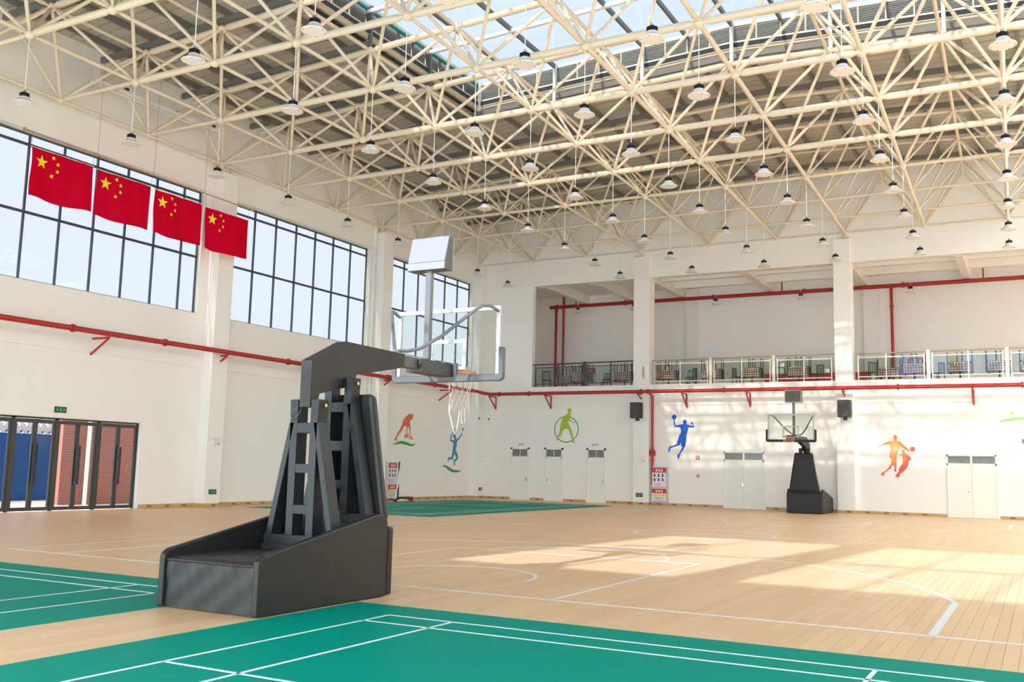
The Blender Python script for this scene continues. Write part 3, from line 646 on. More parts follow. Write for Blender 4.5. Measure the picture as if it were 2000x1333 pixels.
mat_court(-7.10, 8.9, 1.9, 9.39, -6.226, 7.6, 2.66, 8.781, True, 'green badminton mat in the right foreground, right of the large stand')
mat_court(-23.9, -8.54, 2.1, 9.52, -22.9, -9.45, 2.85, 8.93, True, 'green badminton mat at the left edge, left of the large stand')
mat_court(-24.85, -17.05, 26.05, 41.1, -24.0, -17.9, 26.85, 40.3, False, 'green badminton mat in the far left corner')
court = empty('court_marking', (-7.85, 25, 0)); tag(court, 'thin white painted basketball court lines on the wooden floor', 'floor marking')
def ribbon(pts, w, name='court_line'):
    m = MB(); P = [Vector((*p, 0)) for p in pts]; n = len(P)
    for i, p in enumerate(P):
        d = (P[min(i+1, n-1)]-P[max(i-1, 0)]).normalized(); nn = Vector((-d.y, d.x, 0))*w/2
        for q in (p-nn, p+nn): m.v += [(q.x, q.y, 0.0002), (q.x, q.y, 0.0016)]
    for i in range(n-1):
        a = i*4; b = a+4; m.f += [(a+1, b+1, b+3, a+3), (a, a+1, b+1, b), (a+2, b+2, b+3, a+3)]
    m.obj(name, LINEB, court)
CX, EY0, EY1, SX0, SX1 = -7.85, 11.0, 39.0, -15.95, 0.25
LW = 0.055
for y in (EY0, EY1, 25.0): ribbon([(SX0, y), (SX1, y)], LW)
for x in (SX0, SX1): ribbon([(x, EY0), (x, EY1)], LW)
ribbon(arc_path((CX, 25), 1.8, 0, 2*PI, 48), LW)
for s, E in ((1, EY0), (-1, EY1)):
    c = (CX, E+s*1.42); R = 6.97; xo = 6.78; yo = math.sqrt(R*R-xo*xo); a = math.atan2(yo, xo)
    ribbon([(CX+xo, E), (CX+xo, c[1]+s*yo)], 0.085); ribbon([(CX-xo, E), (CX-xo, c[1]+s*yo)], 0.085)
    ribbon([(p[0], c[1]+s*(p[1]-c[1])) for p in arc_path(c, R, a, PI-a, 60)], LW)
    for x in (CX-2.46, CX+2.46): ribbon([(x, E), (x, E+s*5.85)], LW)
    ribbon([(CX-2.46, E+s*5.85), (CX+2.46, E+s*5.85)], LW)
    cc = (CX, E+s*5.85); ribbon([(p[0], cc[1]+s*(p[1]-cc[1])) for p in arc_path(cc, 1.8, 0, PI, 32)], LW)
    cb = (CX, E+s*1.6); ribbon([(p[0], cb[1]+s*(p[1]-cb[1])) for p in arc_path(cb, 1.28, 0, PI, 24)], LW)
    for k in (1.75, 2.6, 3.45):
        for sx in (-1, 1): ribbon([(CX+sx*2.46, E+s*k), (CX+sx*2.60, E+s*k)], LW)
# ------------------------------------------------------------------ glazed entrance doors in the left wall
def glass_door(n, y0, y1, label):
    e = empty('door_%d' % n, (XL-0.15, (y0+y1)/2, 0)); struct(e, label)
    x0, x1 = XL-0.20, XL-0.12; f = MB()
    f.box(x0, x1, y0, y0+0.05, 0, 2.78); f.box(x0, x1, y1-0.05, y1, 0, 2.78); f.box(x0, x1, y0, y1, 2.725, 2.78); f.obj('door_frame', DFRAME, e)
    m = (y0+y1)/2
    for a, b, hy in ((y0+0.052, m-0.004, m-0.045), (m+0.004, y1-0.052, m+0.045)):
        lf = empty('door_leaf', (XL-0.16, (a+b)/2, 0), e)
        g = MB(); g.box(x0+0.015, x1-0.015, a, a+0.075, 0.01, 2.72); g.box(x0+0.015, x1-0.015, b-0.075, b, 0.01, 2.72); g.box(x0+0.015, x1-0.015, a+0.075, b-0.075, 0.01, 0.12); g.box(x0+0.015, x1-0.015, a+0.075, b-0.075, 2.60, 2.72)
        g.obj('leaf_frame', DFRAME, lf); MB().box(XL-0.165, XL-0.155, a+0.07, b-0.07, 0.11, 2.61).obj('pane', GL_DOOR, lf)
        h = MB(); h.tube([(XL-0.03, hy, 0.78), (XL-0.03, hy, 1.98)], 0.03, 8); h.tube([(XL-0.16, hy, 0.88), (XL-0.03, hy, 0.88)], 0.014, 6); h.tube([(XL-0.16, hy, 1.88), (XL-0.03, hy, 1.88)], 0.014, 6); h.obj('pull_handle', DFRAME, lf, True)
for k in range(4): glass_door(k+1, DY[k], DY[k+1], ['charcoal framed double glass door cut by the left picture edge', 'charcoal framed double glass door showing the blue hoarding', 'charcoal framed double glass door before brick wall and downpipe', 'charcoal framed double glass door nearest the column'][k])
MB().tube([(XL-0.02, 20.03, 0.86), (XL-0.01, 20.0, 0.82), (XL-0.01, 20.03, 0.77), (XL-0.01, 20.11, 0.76), (XL-0.02, 20.15, 0.80)], 0.012, 6).obj('bicycle_lock', mat('blue_plastic', (0.03, 0.22, 0.62), 0.4), None, True)
tag(bpy.data.objects['bicycle_lock'], 'small blue cable lock hooked on the middle glass door handle', 'lock')
# outside the doors
gr = MB(); gr.box(-70, XL-0.42, -10, 80, -0.25, -0.06)
tag(gr.obj('pavement', mat('pale_concrete', (0.42, 0.40, 0.37), 0.8, noise=0.06, nscale=0.7)), 'pale concrete yard outside the glass doors', 'ground')
def brick_material():
    m = bpy.data.materials.new('red_brick'); m.use_nodes = True; nt = m.node_tree; b = nt.nodes['Principled BSDF']
    tc = nt.nodes.new('ShaderNodeTexCoord'); mp = nt.nodes.new('ShaderNodeMapping'); mp.inputs['Rotation'].default_value = (PI/2, 0, PI/2); br = nt.nodes.new('ShaderNodeTexBrick')
    sp = nt.nodes.new('ShaderNodeSeparateXYZ'); cb = nt.nodes.new('ShaderNodeCombineXYZ'); ad = nt.nodes.new('ShaderNodeMath'); nt.links.new(tc.outputs['Object'], sp.inputs[0]); nt.links.new(sp.outputs[1], ad.inputs[0]); nt.links.new(sp.outputs[0], ad.inputs[1])
    nt.links.new(ad.outputs[0], cb.inputs[0]); nt.links.new(sp.outputs[2], cb.inputs[1])
    br.inputs['Color1'].default_value = (0.44, 0.14, 0.09, 1); br.inputs['Color2'].default_value = (0.30, 0.18, 0.15, 1); br.inputs['Mortar'].default_value = (0.24, 0.10, 0.07, 1)
    br.inputs['Scale'].default_value = 1.0; br.inputs['Brick Width'].default_value = 0.24; br.inputs['Row Height'].default_value = 0.09; br.inputs['Mortar Size'].default_value = 0.012
    nt.links.new(cb.outputs[0], br.inputs['Vector']); nt.links.new(br.outputs['Color'], b.inputs['Base Color']); b.inputs['Roughness'].default_value = 0.85
    return m
tag(MB().prism([(-30.6, 22.6), (-30.6, 34.0), (-30.3, 34.0), (-30.3, 22.6)], 'z', -0.06, 5.0).obj('brick_wall', brick_material()), 'red brick wall outside the right hand glass doors', 'wall')
MB().tube([(-30.0, 23.45, -0.06), (-30.0, 23.45, 3.9)], 0.07, 10).obj('drain_pipe', WHITE, None, True); tag(bpy.data.objects['drain_pipe'], 'white drainpipe outside the middle glass door', 'pipe')
tag(MB().box(-34.2, -34.1, 14, 27.0, -0.06, 2.47).obj('hoarding', mat('hoarding_blue', (0.003, 0.085, 0.27), 0.5, noise=0.08, nscale=0.8)), 'blue site hoarding outside the left glass doors', 'hoarding')
scr = empty('breeze_block_screen', (-34.6, 23.5, 2.4)); tag(scr, 'white breeze block screen with diamond holes above the blue hoarding', 'screen wall')
bb_ = MB(); s = 0.152
o4 = [(-s, -s), (s, -s), (s, s), (-s, s)]; i4 = [(0, -0.10), (0.10, 0), (0, 0.10), (-0.10, 0)]
for xx in (0.0, 0.12): bb_.v += [(xx, a, b) for a, b in o4] + [(xx, a, b) for a, b in i4]
for k in range(4):
    k2 = (k+1) % 4
    bb_.f += [(k, k2, 4+k), (k2, 4+k2, 4+k), (8+k2, 8+k, 12+k), (12+k2, 8+k2, 12+k), (k, k2, 8+k2, 8+k), (4+k, 4+k2, 12+k2, 12+k)]
BLK = bb_.mesh('breeze_block', WHITE)
for r in range(5):
    for c in range(30): inst('breeze_block', BLK, scr, (-34.7, 18.6+0.308*c+(0.154 if r % 2 else 0), 2.25+0.308*r))
tag(MB().box(-36.2, -36.0, 14, 32.0, -0.06, 2.9).obj('yard_wall', mat('slate_blue_wall', (0.02, 0.03, 0.05), 0.8)), 'dark slate wall behind the breeze block screen', 'wall')

# ------------------------------------------------------------------ doors in the far wall
def single_door(n, x0, x1, hx_, label, brass):
    e = empty('door_%d' % n, ((x0+x1)/2, YB, 0)); struct(e, label)
    f = MB(); f.box(x0-0.06, x0+0.04, YB-0.045, YB, 0, 2.64); f.box(x1-0.04, x1+0.06, YB-0.045, YB, 0, 2.64); f.box(x0-0.06, x1+0.06, YB-0.045, YB, 2.55, 2.64); f.box(x0, x1, YB-0.045, YB, 2.10, 2.20); f.obj('door_frame', DOORW, e)
    MB().box(x0+0.04, x1-0.04, YB-0.015, YB, 0.01, 2.10).obj('door_leaf', DOORW, e)
    g = MB().box(x0+0.04, x1-0.04, YB-0.012, YB-0.001, 2.20, 2.55).obj('transom_grille', DARKG, e)
    xs = (x0+x1)/2; MB().box(xs-0.012, xs+0.012, YB-0.022, YB-0.001, 2.20, 2.55).obj('grille_bar', DOORW, g)
    for k in range(5): z = 2.24+0.06*k; MB().box(x0+0.04, x1-0.04, YB-0.02, YB-0.006, z, z+0.018).obj('grille_slat', SLAT, g)
    h = MB().box(hx_-0.02, hx_+0.02, YB-0.03, YB-0.01, 0.95, 1.12); h.tube([(hx_, YB-0.05, 1.06), (hx_+(0.11 if brass else -0.11), YB-0.05, 1.06)], 0.012, 6); h.obj('door_handle', BRASS if brass else CHROME, e)
single_door(5, -23.92, -22.97, -23.05, 'white single door nearest the far left corner', False)
single_door(6, -21.98, -21.06, -21.90, 'white single door with brown handle below the green figure', True)
single_door(7, -19.67, -18.76, -18.85, 'white single door left of the speaker column', False)
def double_door(n, x0, x1, label):
    e = empty('door_%d' % n, ((x0+x1)/2, YB, 0)); struct(e, label)
    f = MB(); f.box(x0, x0+0.05, YB-0.05, YB, 0, 2.56); f.box(x1-0.05, x1, YB-0.05, YB, 0, 2.56); f.box(x0, x1, YB-0.05, YB, 2.50, 2.56); f.box(x0, x1, YB-0.05, YB, 2.12, 2.20); m = (x0+x1)/2; f.box(m-0.04, m+0.04, YB-0.045, YB, 2.20, 2.50); f.obj('door_frame', DOORP, e)
    for a, b in ((x0+0.05, m-0.004), (m+0.004, x1-0.05)):
        MB().box(a, b, YB-0.03, YB, 0.012, 2.12).obj('door_leaf', DOORP, e)
    for a, b in ((x0+0.05, m-0.04), (m+0.04, x1-0.05)): MB().box(a, b, YB-0.02, YB-0.002, 2.20, 2.50).obj('transom_pane', mat('dark_transom_glass', (0.10, 0.075, 0.065), 0.15, noise=0.5, nscale=5), e)
    h = MB(); h.box(m-0.07, m-0.03, YB-0.045, YB-0.02, 1.0, 1.14); h.tube([(m-0.05, YB-0.07, 1.05), (m-0.17, YB-0.07, 1.05)], 0.013, 6); h.obj('door_handle', CHROME, e)
double_door(8, -12.85, -11.02, 'pale green double door left of the far hoop'); double_door(9, -3.50, -1.66, 'pale green double door right of the orange figures')

# ------------------------------------------------------------------ red fire mains
def pipe_thing(name, path, r, label, couplings=(), group=None):
    e = empty(name, path[0]); tag(e, label, 'pipe', group)
    MB().tube(path, r, 10).obj('pipe_run', RED, e, True)
    for p, ax in couplings:
        d = Vector((0.035, 0, 0)) if ax == 'x' else Vector((0, 0.035, 0)) if ax == 'y' else Vector((0, 0, 0.035)); p = Vector(p)
        MB().tube([p-d, p+d], r*1.45, 12).obj('coupling', RED, e, True)
    return e
PZ, PXL, PYB = 5.44, XL+0.42, YB-0.80
PXC = PXL + 0.38
e = pipe_thing('fire_main', [(PXC, -1.0, PZ), (PXC, 42.6, PZ), (PXC+0.13, 42.98, PZ-0.06), (PXC+0.5, PYB, PZ-0.12), (9.2, PYB, PZ-0.12)], 0.085, 'long red fire main running along the left and far walls',
    [((PXC, y, PZ), 'y') for y in (18.9, 22.4, 28.4, 31.5, 34.9, 35.2, 38.7, 42.0)] + [((x, PYB, PZ-0.12), 'x') for x in (-24.3, -22.6, -16.6, -16.25, -12.6, -5.2, -0.6, 2.5)])
def bracket(pts):
    m = MB()
    for a, b in pts: m.tube([a, b], 0.036, 6)
    m.obj('bracket', RED, e, True)
for y in (20.2, 30.2, 40.3): bracket([((XL, y, PZ-0.12), (PXC+0.03, y, PZ-0.12)), ((XL, y, PZ-0.62), (PXC, y, PZ-0.14))])
for y in (25.2, 35.05): bracket([((XL+0.5, y, PZ-0.12), (PXC+0.03, y, PZ-0.12)), ((XL+0.5, y, PZ-0.32), (PXC, y, PZ-0.14))])
for x in (-24.9, -21.7, -14.6, -11.6, -2.4): bracket([((x, YB-0.06, PZ-0.22), (x, PYB-0.03, PZ-0.22)), ((x, YB-0.085, PZ-0.85), (x, YB-0.085, PZ-0.2)), ((x, YB-0.09, PZ-0.8), (x, PYB, PZ-0.22))])
for x in (-16.8, -7.45): bracket([((x, YB-0.22, PZ-0.2), (x, PYB, PZ-0.2)), ((x, YB-0.22, PZ-0.42), (x, PYB, PZ-0.2))])
e2 = pipe_thing('fire_riser', [(-16.28, PYB+0.12, PZ-0.12), (-16.28, YB-0.14, PZ-0.3), (-16.28, YB-0.12, 0.95)], 0.06, 'vertical red fire pipe beside the column left of the blue figure', [((-16.28, YB-0.12, 2.6), 'z'), ((-16.28, YB-0.12, 2.1), 'z')])
MB().box(-16.44, -16.14, YB-0.20, YB-0.04, 2.32, 2.58).obj('valve_body', RED, e2, bevel=0.02); MB().tube([(-16.28, YB-0.2, 2.45), (-16.05, YB-0.22, 2.45)], 0.02, 6).obj('valve_lever', RED, e2)
BPY, BPZ = 49.55, 10.82
e3 = pipe_thing('balcony_fire_main', [(-24.65, BPY, BPZ), (9.0, BPY, BPZ-0.02)], 0.10, 'red fire main under the balcony ceiling', [((x, BPY, BPZ), 'x') for x in (-24.2, -20, -15, -10.3, -5.6, 0.4)])
for x in (-23.0, -11.4, -2.1): MB().tube([(x, BPY, BPZ), (x, BPY, 11.45)], 0.035, 6).obj('hanger', RED, e3)
pipe_thing('balcony_riser', [(-24.25, BPY, BPZ), (-24.25, BPY, SLAB1)], 0.075, 'left of two red risers on the balcony', [((-24.25, BPY, 10.6), 'z')])
pipe_thing('balcony_riser', [(-23.78, BPY, 11.4), (-23.78, BPY, SLAB1)], 0.06, 'right of two red risers on the balcony', [((-23.78, BPY, 9.3), 'z')])
pipe_thing('balcony_riser', [(-6.15, BPY, BPZ), (-6.15, BPY, SLAB1)], 0.075, 'single red riser on the balcony right of the far hoop column', [((-6.15, BPY, 9.8), 'z'), ((-6.15, BPY, 7.5), 'z')])
MB().tube([(XL+0.13, 34.45, 12.2), (XL+0.13, 34.45, 11.7), (XL+0.13, 34.45, 0.1)], 0.055, 10).obj('downpipe', WHITE, None, True); tag(bpy.data.objects['downpipe'], 'white downpipe in the angle of the second left column', 'pipe')

# ------------------------------------------------------------------ painted sport figures
ZOFF = 0.006
def paint(name, poly, m, parent, plane):
    if plane == 'x': return MB().prism(poly, 'x', XL+0.001, XL+ZOFF).obj(name, m, parent)
    return MB().prism(poly, 'y', YB-ZOFF, YB-0.001).obj(name, m, parent)
lifter=[(37.869,4.019),(37.745,3.975),(37.502,3.836),(37.342,3.702),(37.261,3.519),(37.163,3.319),(36.961,3.115),(36.837,2.969),(36.737,2.824),(36.652,2.734),(36.715,2.708),(36.908,2.725),(36.911,2.76),(36.848,2.8),(37.001,2.975),(37.205,3.143),(37.366,3.339),(37.497,3.442),(37.626,3.387),(37.603,3.25),(37.595,3.089),(37.657,3.091),(37.702,3.38),(37.814,3.396),(37.875,3.244),(37.91,3.084),(37.956,2.96),(37.902,2.825),(38.169,2.827),(38.186,2.861),(38.1,2.911),(38.0,2.98),(37.954,3.194),(37.949,3.464),(37.903,3.498),(37.902,3.714),(38.015,3.738),(38.107,3.797),(38.145,3.908),(38.093,4.014),(38.028,4.036),(37.955,3.97)]
dumb=[(37.453,2.965),(37.515,2.968),(37.51,3.049),(37.596,3.071),(37.613,2.993),(37.701,3.004),(37.683,3.089),(37.784,3.086),(37.803,2.986),(37.841,2.988),(37.843,2.945),(37.805,2.943),(37.798,2.871),(37.71,2.861),(37.705,2.932),(37.618,2.929),(37.61,2.85),(37.535,2.854),(37.518,2.925),(37.456,2.922)]
hill1=[(36.548,2.496),(36.781,2.615),(37.05,2.695),(37.357,2.723),(37.671,2.681),(37.991,2.612),(38.248,2.599),(38.439,2.634),(38.252,2.527),(37.999,2.494),(37.681,2.538),(37.366,2.582),(37.058,2.572),(36.786,2.538)]
bad=[(41.739,3.166),(41.809,3.227),(41.957,3.206),(42.035,3.12),(42.027,3.003),(42.154,2.988),(42.334,3.092),(42.514,3.217),(42.546,3.316),(42.606,3.318),(42.613,3.201),(42.412,3.037),(42.219,2.893),(42.125,2.851),(42.115,2.638),(42.039,2.423),(42.157,2.291),(42.277,2.138),(42.3,2.003),(42.142,1.904),(41.999,1.844),(41.988,1.651),(41.9,1.65),(41.849,1.899),(42.063,1.999),(42.096,2.077),(41.94,2.227),(41.872,2.13),(41.809,1.956),(41.666,1.926),(41.497,1.969),(41.382,1.833),(41.296,1.832),(41.336,2.004),(41.405,2.062),(41.658,2.056),(41.718,2.28),(41.762,2.512),(41.802,2.705),(41.738,2.8),(41.503,2.849),(41.482,2.964),(41.521,3.157),(41.659,3.278),(41.8,3.381),(41.873,3.384),(41.698,3.249),(41.598,3.083),(41.592,2.929),(41.755,2.896),(41.897,2.96),(41.856,3.035),(41.745,3.07)]
racket=[(41.779,3.361),(41.774,3.438),(41.83,3.491),(41.903,3.506),(41.956,3.477),(41.946,3.399),(41.877,3.318),(41.811,3.308)]
shuttle=[(42.644,3.587),(42.759,3.561),(42.691,3.42),(42.586,3.415)]
hill2=[(40.709,1.593),(41.001,1.657),(41.251,1.63),(41.544,1.531),(41.876,1.439),(42.319,1.404),(42.691,1.419),(42.398,1.327),(42.031,1.294),(41.701,1.322),(41.407,1.415),(41.114,1.545),(40.899,1.588)]
ten=[(-20.791,4.574),(-20.724,4.625),(-20.64,4.618),(-20.601,4.557),(-20.606,4.403),(-20.651,4.281),(-20.631,4.128),(-20.681,4.067),(-20.51,3.938),(-20.342,3.919),(-20.234,3.925),(-20.257,3.888),(-20.408,3.889),(-20.51,3.898),(-20.697,4.012),(-20.797,3.914),(-20.728,3.822),(-20.676,3.73),(-20.588,3.547),(-20.517,3.334),(-20.473,3.121),(-20.462,3.045),(-20.386,2.909),(-20.493,2.902),(-20.536,3.029),(-20.564,3.121),(-20.653,3.364),(-20.706,3.532),(-20.894,3.608),(-21.045,3.516),(-21.11,3.362),(-21.158,3.209),(-21.277,3.162),(-21.293,3.086),(-21.342,3.003),(-21.411,3.017),(-21.362,3.147),(-21.313,3.285),(-21.253,3.331),(-21.216,3.546),(-21.18,3.853),(-21.122,4.038),(-21.006,4.222),(-20.821,4.343),(-20.782,4.42),(-20.807,4.497)]
ringc=[(-20.869,3.571),(-20.195,3.572),(-20.858,2.911)]
bb=[(-15.276,4.038),(-15.215,4.038),(-15.2,3.893),(-15.162,3.756),(-14.962,3.792),(-14.785,3.813),(-14.812,3.893),(-14.8,3.993),(-14.729,4.037),(-14.643,4.0),(-14.617,3.892),(-14.651,3.813),(-14.531,3.777),(-14.326,3.738),(-14.308,3.784),(-14.352,3.813),(-14.427,3.827),(-14.401,3.91),(-14.352,3.92),(-14.323,3.827),(-14.252,3.695),(-14.289,3.659),(-14.438,3.659),(-14.539,3.677),(-14.569,3.515),(-14.636,3.318),(-14.632,3.174),(-14.662,2.959),(-14.699,2.798),(-14.793,2.636),(-14.924,2.455),(-14.95,2.401),(-14.987,2.276),(-15.025,2.175),(-15.062,2.185),(-15.062,2.275),(-15.085,2.339),(-15.048,2.4),(-14.98,2.455),(-14.905,2.617),(-14.83,2.772),(-14.905,2.796),(-14.887,2.958),(-14.98,2.831),(-15.112,2.783),(-15.319,2.731),(-15.414,2.683),(-15.463,2.52),(-15.516,2.502),(-15.531,2.592),(-15.49,2.718),(-15.44,2.78),(-15.282,2.81),(-15.093,2.902),(-15.104,2.956),(-15.056,3.064),(-14.988,3.298),(-14.905,3.388),(-14.898,3.532),(-14.943,3.676),(-15.207,3.684),(-15.253,3.857)]
bball=[(-15.238,4.154),(-15.121,4.154)]
man=[(-5.548,3.295),(-5.472,3.366),(-5.39,3.303),(-5.383,3.189),(-5.412,3.1),(-5.27,3.065),(-5.173,2.942),(-4.995,2.784),(-4.898,2.704),(-4.965,2.668),(-5.062,2.73),(-5.225,2.853),(-5.293,2.834),(-5.346,2.692),(-5.4,2.549),(-5.44,2.3),(-5.438,2.159),(-5.457,1.946),(-5.474,1.787),(-5.569,1.88),(-5.511,1.928),(-5.531,2.044),(-5.614,2.085),(-5.684,1.942),(-5.822,1.833),(-5.959,1.723),(-5.928,1.624),(-6.022,1.633),(-6.088,1.713),(-5.923,1.813),(-5.751,1.976),(-5.645,2.155),(-5.635,2.297),(-5.712,2.438),(-5.701,2.581),(-5.663,2.759),(-5.665,2.937),(-5.861,2.953),(-6.031,2.898),(-6.135,2.836),(-6.213,2.868),(-6.082,2.898),(-5.893,3.007),(-5.688,3.098),(-5.536,3.116)]
oball=[(-4.803,2.762),(-4.705,2.763)]
kid=[(-5.223,2.693),(-5.161,2.758),(-5.11,2.694),(-5.119,2.606),(-5.002,2.537),(-4.921,2.45),(-4.858,2.345),(-4.97,2.238),(-4.98,2.114),(-5.068,1.937),(-5.187,1.811),(-5.323,1.72),(-5.354,1.554),(-5.426,1.594),(-5.51,1.557),(-5.474,1.681),(-5.37,1.807),(-5.35,1.931),(-5.211,2.163),(-5.19,2.305),(-5.209,2.481),(-5.368,2.507),(-5.374,2.532),(-5.2,2.57)]
swoosh=[(-1.625,3.877),(-1.33,3.989),(-1.023,4.069),(-0.603,4.111),(-0.122,4.126),(-0.129,3.975),(-0.608,3.976),(-0.877,3.953),(-1.333,3.91)]
star=[(-1.025,4.26)]
fig=[(-0.757,3.183),(-0.681,3.2),(-0.575,3.235),(-0.396,3.253),(-0.407,2.984),(-0.585,3.0),(-0.673,3.032),(-0.769,3.042),(-0.716,3.082),(-0.705,3.143)]
def disc(c, r, n=20): return [(c[0]+r*math.cos(2*PI*k/n), c[1]+r*math.sin(2*PI*k/n)) for k in range(n)]
P_OR = mat('mural_orange', (0.72, 0.17, 0.05), 0.6); P_BL = mat('mural_teal_blue', (0.06, 0.26, 0.42), 0.6); P_GR = mat('mural_green', (0.06, 0.30, 0.10), 0.6); P_LM = mat('mural_lime', (0.42, 0.56, 0.04), 0.6); P_CB = mat('mural_cobalt', (0.0, 0.11, 0.62), 0.6)
P_PK = mat('mural_lilac', (0.42, 0.30, 0.60), 0.6); P_LG = mat('mural_pale_green', (0.42, 0.70, 0.30), 0.6)
def grad_material():
    m = bpy.data.materials.new('mural_orange_gradient'); m.use_nodes = True; nt = m.node_tree; b = nt.nodes['Principled BSDF']
    g = nt.nodes.new('ShaderNodeNewGeometry'); d = nt.nodes.new('ShaderNodeVectorMath'); d.operation = 'DISTANCE'; d.inputs[1].default_value = (-5.52, YB, 2.72); r = nt.nodes.new('ShaderNodeValToRGB')
    nt.links.new(g.outputs['Position'], d.inputs[0]); nt.links.new(d.outputs['Value'], r.inputs[0]); e = r.color_ramp.elements
    e[0].position = 0.06; e[0].color = (0.86, 0.62, 0.30, 1); e[1].position = 0.75; e[1].color = (0.80, 0.12, 0.06, 1); k = e.new(0.4); k.color = (0.85, 0.33, 0.09, 1)
    nt.links.new(r.outputs[0], b.inputs['Base Color']); b.inputs['Roughness'].default_value = 0.6; return m
P_GD = grad_material()
def mural(label, loc): e = empty('wall_painting', loc); return tag(e, label, 'mural', 'painted sport figures on the walls')
e = mural('orange painted figure bending over a dumbbell on the left wall', (XL, 37.4, 2.7)); paint('figure', lifter, P_OR, e, 'x'); paint('dumbbell', dumb, P_OR, e, 'x'); paint('ground_wave', hill1, P_GR, e, 'x')
e = mural('blue painted badminton player on the left wall near the corner', (XL, 42, 1.6)); paint('figure', bad, P_BL, e, 'x'); paint('racket', racket, P_PK, e, 'x'); paint('shuttlecock', shuttle, P_BL, e, 'x'); paint('ground_wave', hill2, P_GR, e, 'x')
e = mural('lime green painted tennis player in a green ring', (-20.85, YB, 2.9))
rg = MB(); n = 48; c = (-20.86, 3.571); rx_, rz_ = 0.675, 0.665
for k in range(n):
    t = 2*PI*k/n
    for rr in (1.0, 0.93):
        for yy in (YB-0.001, YB-0.004): rg.v.append((c[0]+rx_*rr*math.cos(t), yy, c[1]+rz_*rr*math.sin(t)))
for k in range(n):
    a = 4*k; b = 4*((k+1) % n); rg.f += [(a+1, b+1, b+3, a+3), (a, a+1, b+1, b), (a+2, b+2, b+3, a+3)]
rg.obj('ring', P_GR, e); paint('figure', ten, P_LM, e, 'y')
e = mural('blue painted basketball player leaping with a ball', (-14.9, YB, 2.2)); paint('figure', bb, P_CB, e, 'y'); paint('ball', disc((-15.238, 4.154), 0.118), P_CB, e, 'y')
e = mural('orange painted adult and child playing with a ball', (-5.5, YB, 1.5)); paint('adult_figure', man, P_GD, e, 'y'); paint('child_figure', kid, P_GD, e, 'y'); paint('ball', disc((-4.803, 2.762), 0.10), P_GD, e, 'y')
e = mural('pale green painted streak with a yellow star at the right edge', (-0.8, YB, 3)); paint('streak', swoosh, P_LG, e, 'y')
paint('star', [p for k in range(4) for p in ((-1.025+0.11*math.cos(k*PI/2), 4.26+0.13*math.sin(k*PI/2)), (-1.025+0.025*math.cos(k*PI/2+PI/4), 4.26+0.025*math.sin(k*PI/2+PI/4)))], YEL, e, 'y'); paint('figure', fig, P_GR, e, 'y')
e = mural('small green leaf marks on the left wall beside the column', (XL, 35.8, 2.3)); paint('leaf', [(35.75, 2.28), (35.95, 2.36), (36.06, 2.52), (35.9, 2.44)], P_GR, e, 'x'); paint('leaf', [(35.78, 2.02), (35.84, 2.05), (35.84, 2.22), (35.79, 2.18)], P_BL, e, 'x')

# ------------------------------------------------------------------ small things on the walls
def box_thing(name, b, m, label, cat, bevel=0.0, group=None):
    o = MB().box(*b).obj(name, m, None, bevel=bevel); return tag(o, label, cat, group)
def speaker(x, label):
    e = empty('loudspeaker', (x, YB-0.3, 3.95)); tag(e, label, 'loudspeaker', 'wall speakers')
    y1, y0 = YB-0.34, YB-0.66
    MB().prism([(x-0.27, y0), (x+0.19, y0), (x+0.27, y1), (x-0.20, y1)], 'z', 4.08, 4.83).obj('cabinet', BLACKP, e, bevel=0.015)
    MB().box(x-0.25, x+0.17, y0-0.012, y0, 4.10, 4.81).obj('grille', mat('speaker_grille', (0.07, 0.068, 0.068), 0.7, noise=0.3, nscale=120), e)
    MB().box(x-0.05, x+0.0, y0-0.016, y0-0.011, 4.13, 4.17).obj('power_light', GLOWG, e)
    b = MB(); b.tube([(x, YB-0.22, 4.03), (x, y1, 4.03)], 0.03, 8); b.box(x-0.06, x+0.08, y1-0.12, y1+0.04, 3.96, 4.08); b.obj('bracket', BLACKP, e)
speaker(-16.95, 'black wall speaker on the column left of the blue figure'); speaker(-7.42, 'black wall speaker on the column beside the far hoop')
def exit_sign(plane, c, w, h, arrow, label):
    # c = centre on the wall face
    e = empty('exit_sign', c); tag(e, label, 'exit sign', 'green exit signs')
    def bx(a0, a1, z0, z1, d0, d1, m, nm):
        if plane == 'x': MB().box(c[0]+d0, c[0]+d1, c[1]+a0, c[1]+a1, c[2]+z0, c[2]+z1).obj(nm, m, e)
        else: MB().box(c[0]+a0, c[0]+a1, c[1]-d1, c[1]-d0, c[2]+z0, c[2]+z1).obj(nm, m, e)
    bx(-w/2, w/2, -h/2, h/2, 0, 0.03, SIGNG, 'case')
    bx(-0.02*1.5, 0.03, -h*0.32, h*0.32, 0.03, 0.033, GLOWG, 'running_figure')
    for s in (-1, 1):
        for k in range(3): bx(s*w*0.3-0.045+0.03*k, s*w*0.3-0.022+0.03*k, -h*0.18, h*0.2, 0.03, 0.033, GLOWG, 'lettering')
exit_sign('x', (XL+0.036, 19.27, 3.03), 0.40, 0.18, 0, 'green exit sign above the middle glass door')
exit_sign('x', (XL+0.5, 25.19, 0.53), 0.34, 0.16, 0, 'low green exit sign on the column behind the last flag')
exit_sign('x', (XL+0.5, 43.72, 0.48), 0.30, 0.16, 0, 'low green exit sign on the corner column')
exit_sign('y', (-16.88, YB-0.22, 0.46), 0.34, 0.18, 0, 'low green exit sign on the column left of the fire cabinet')
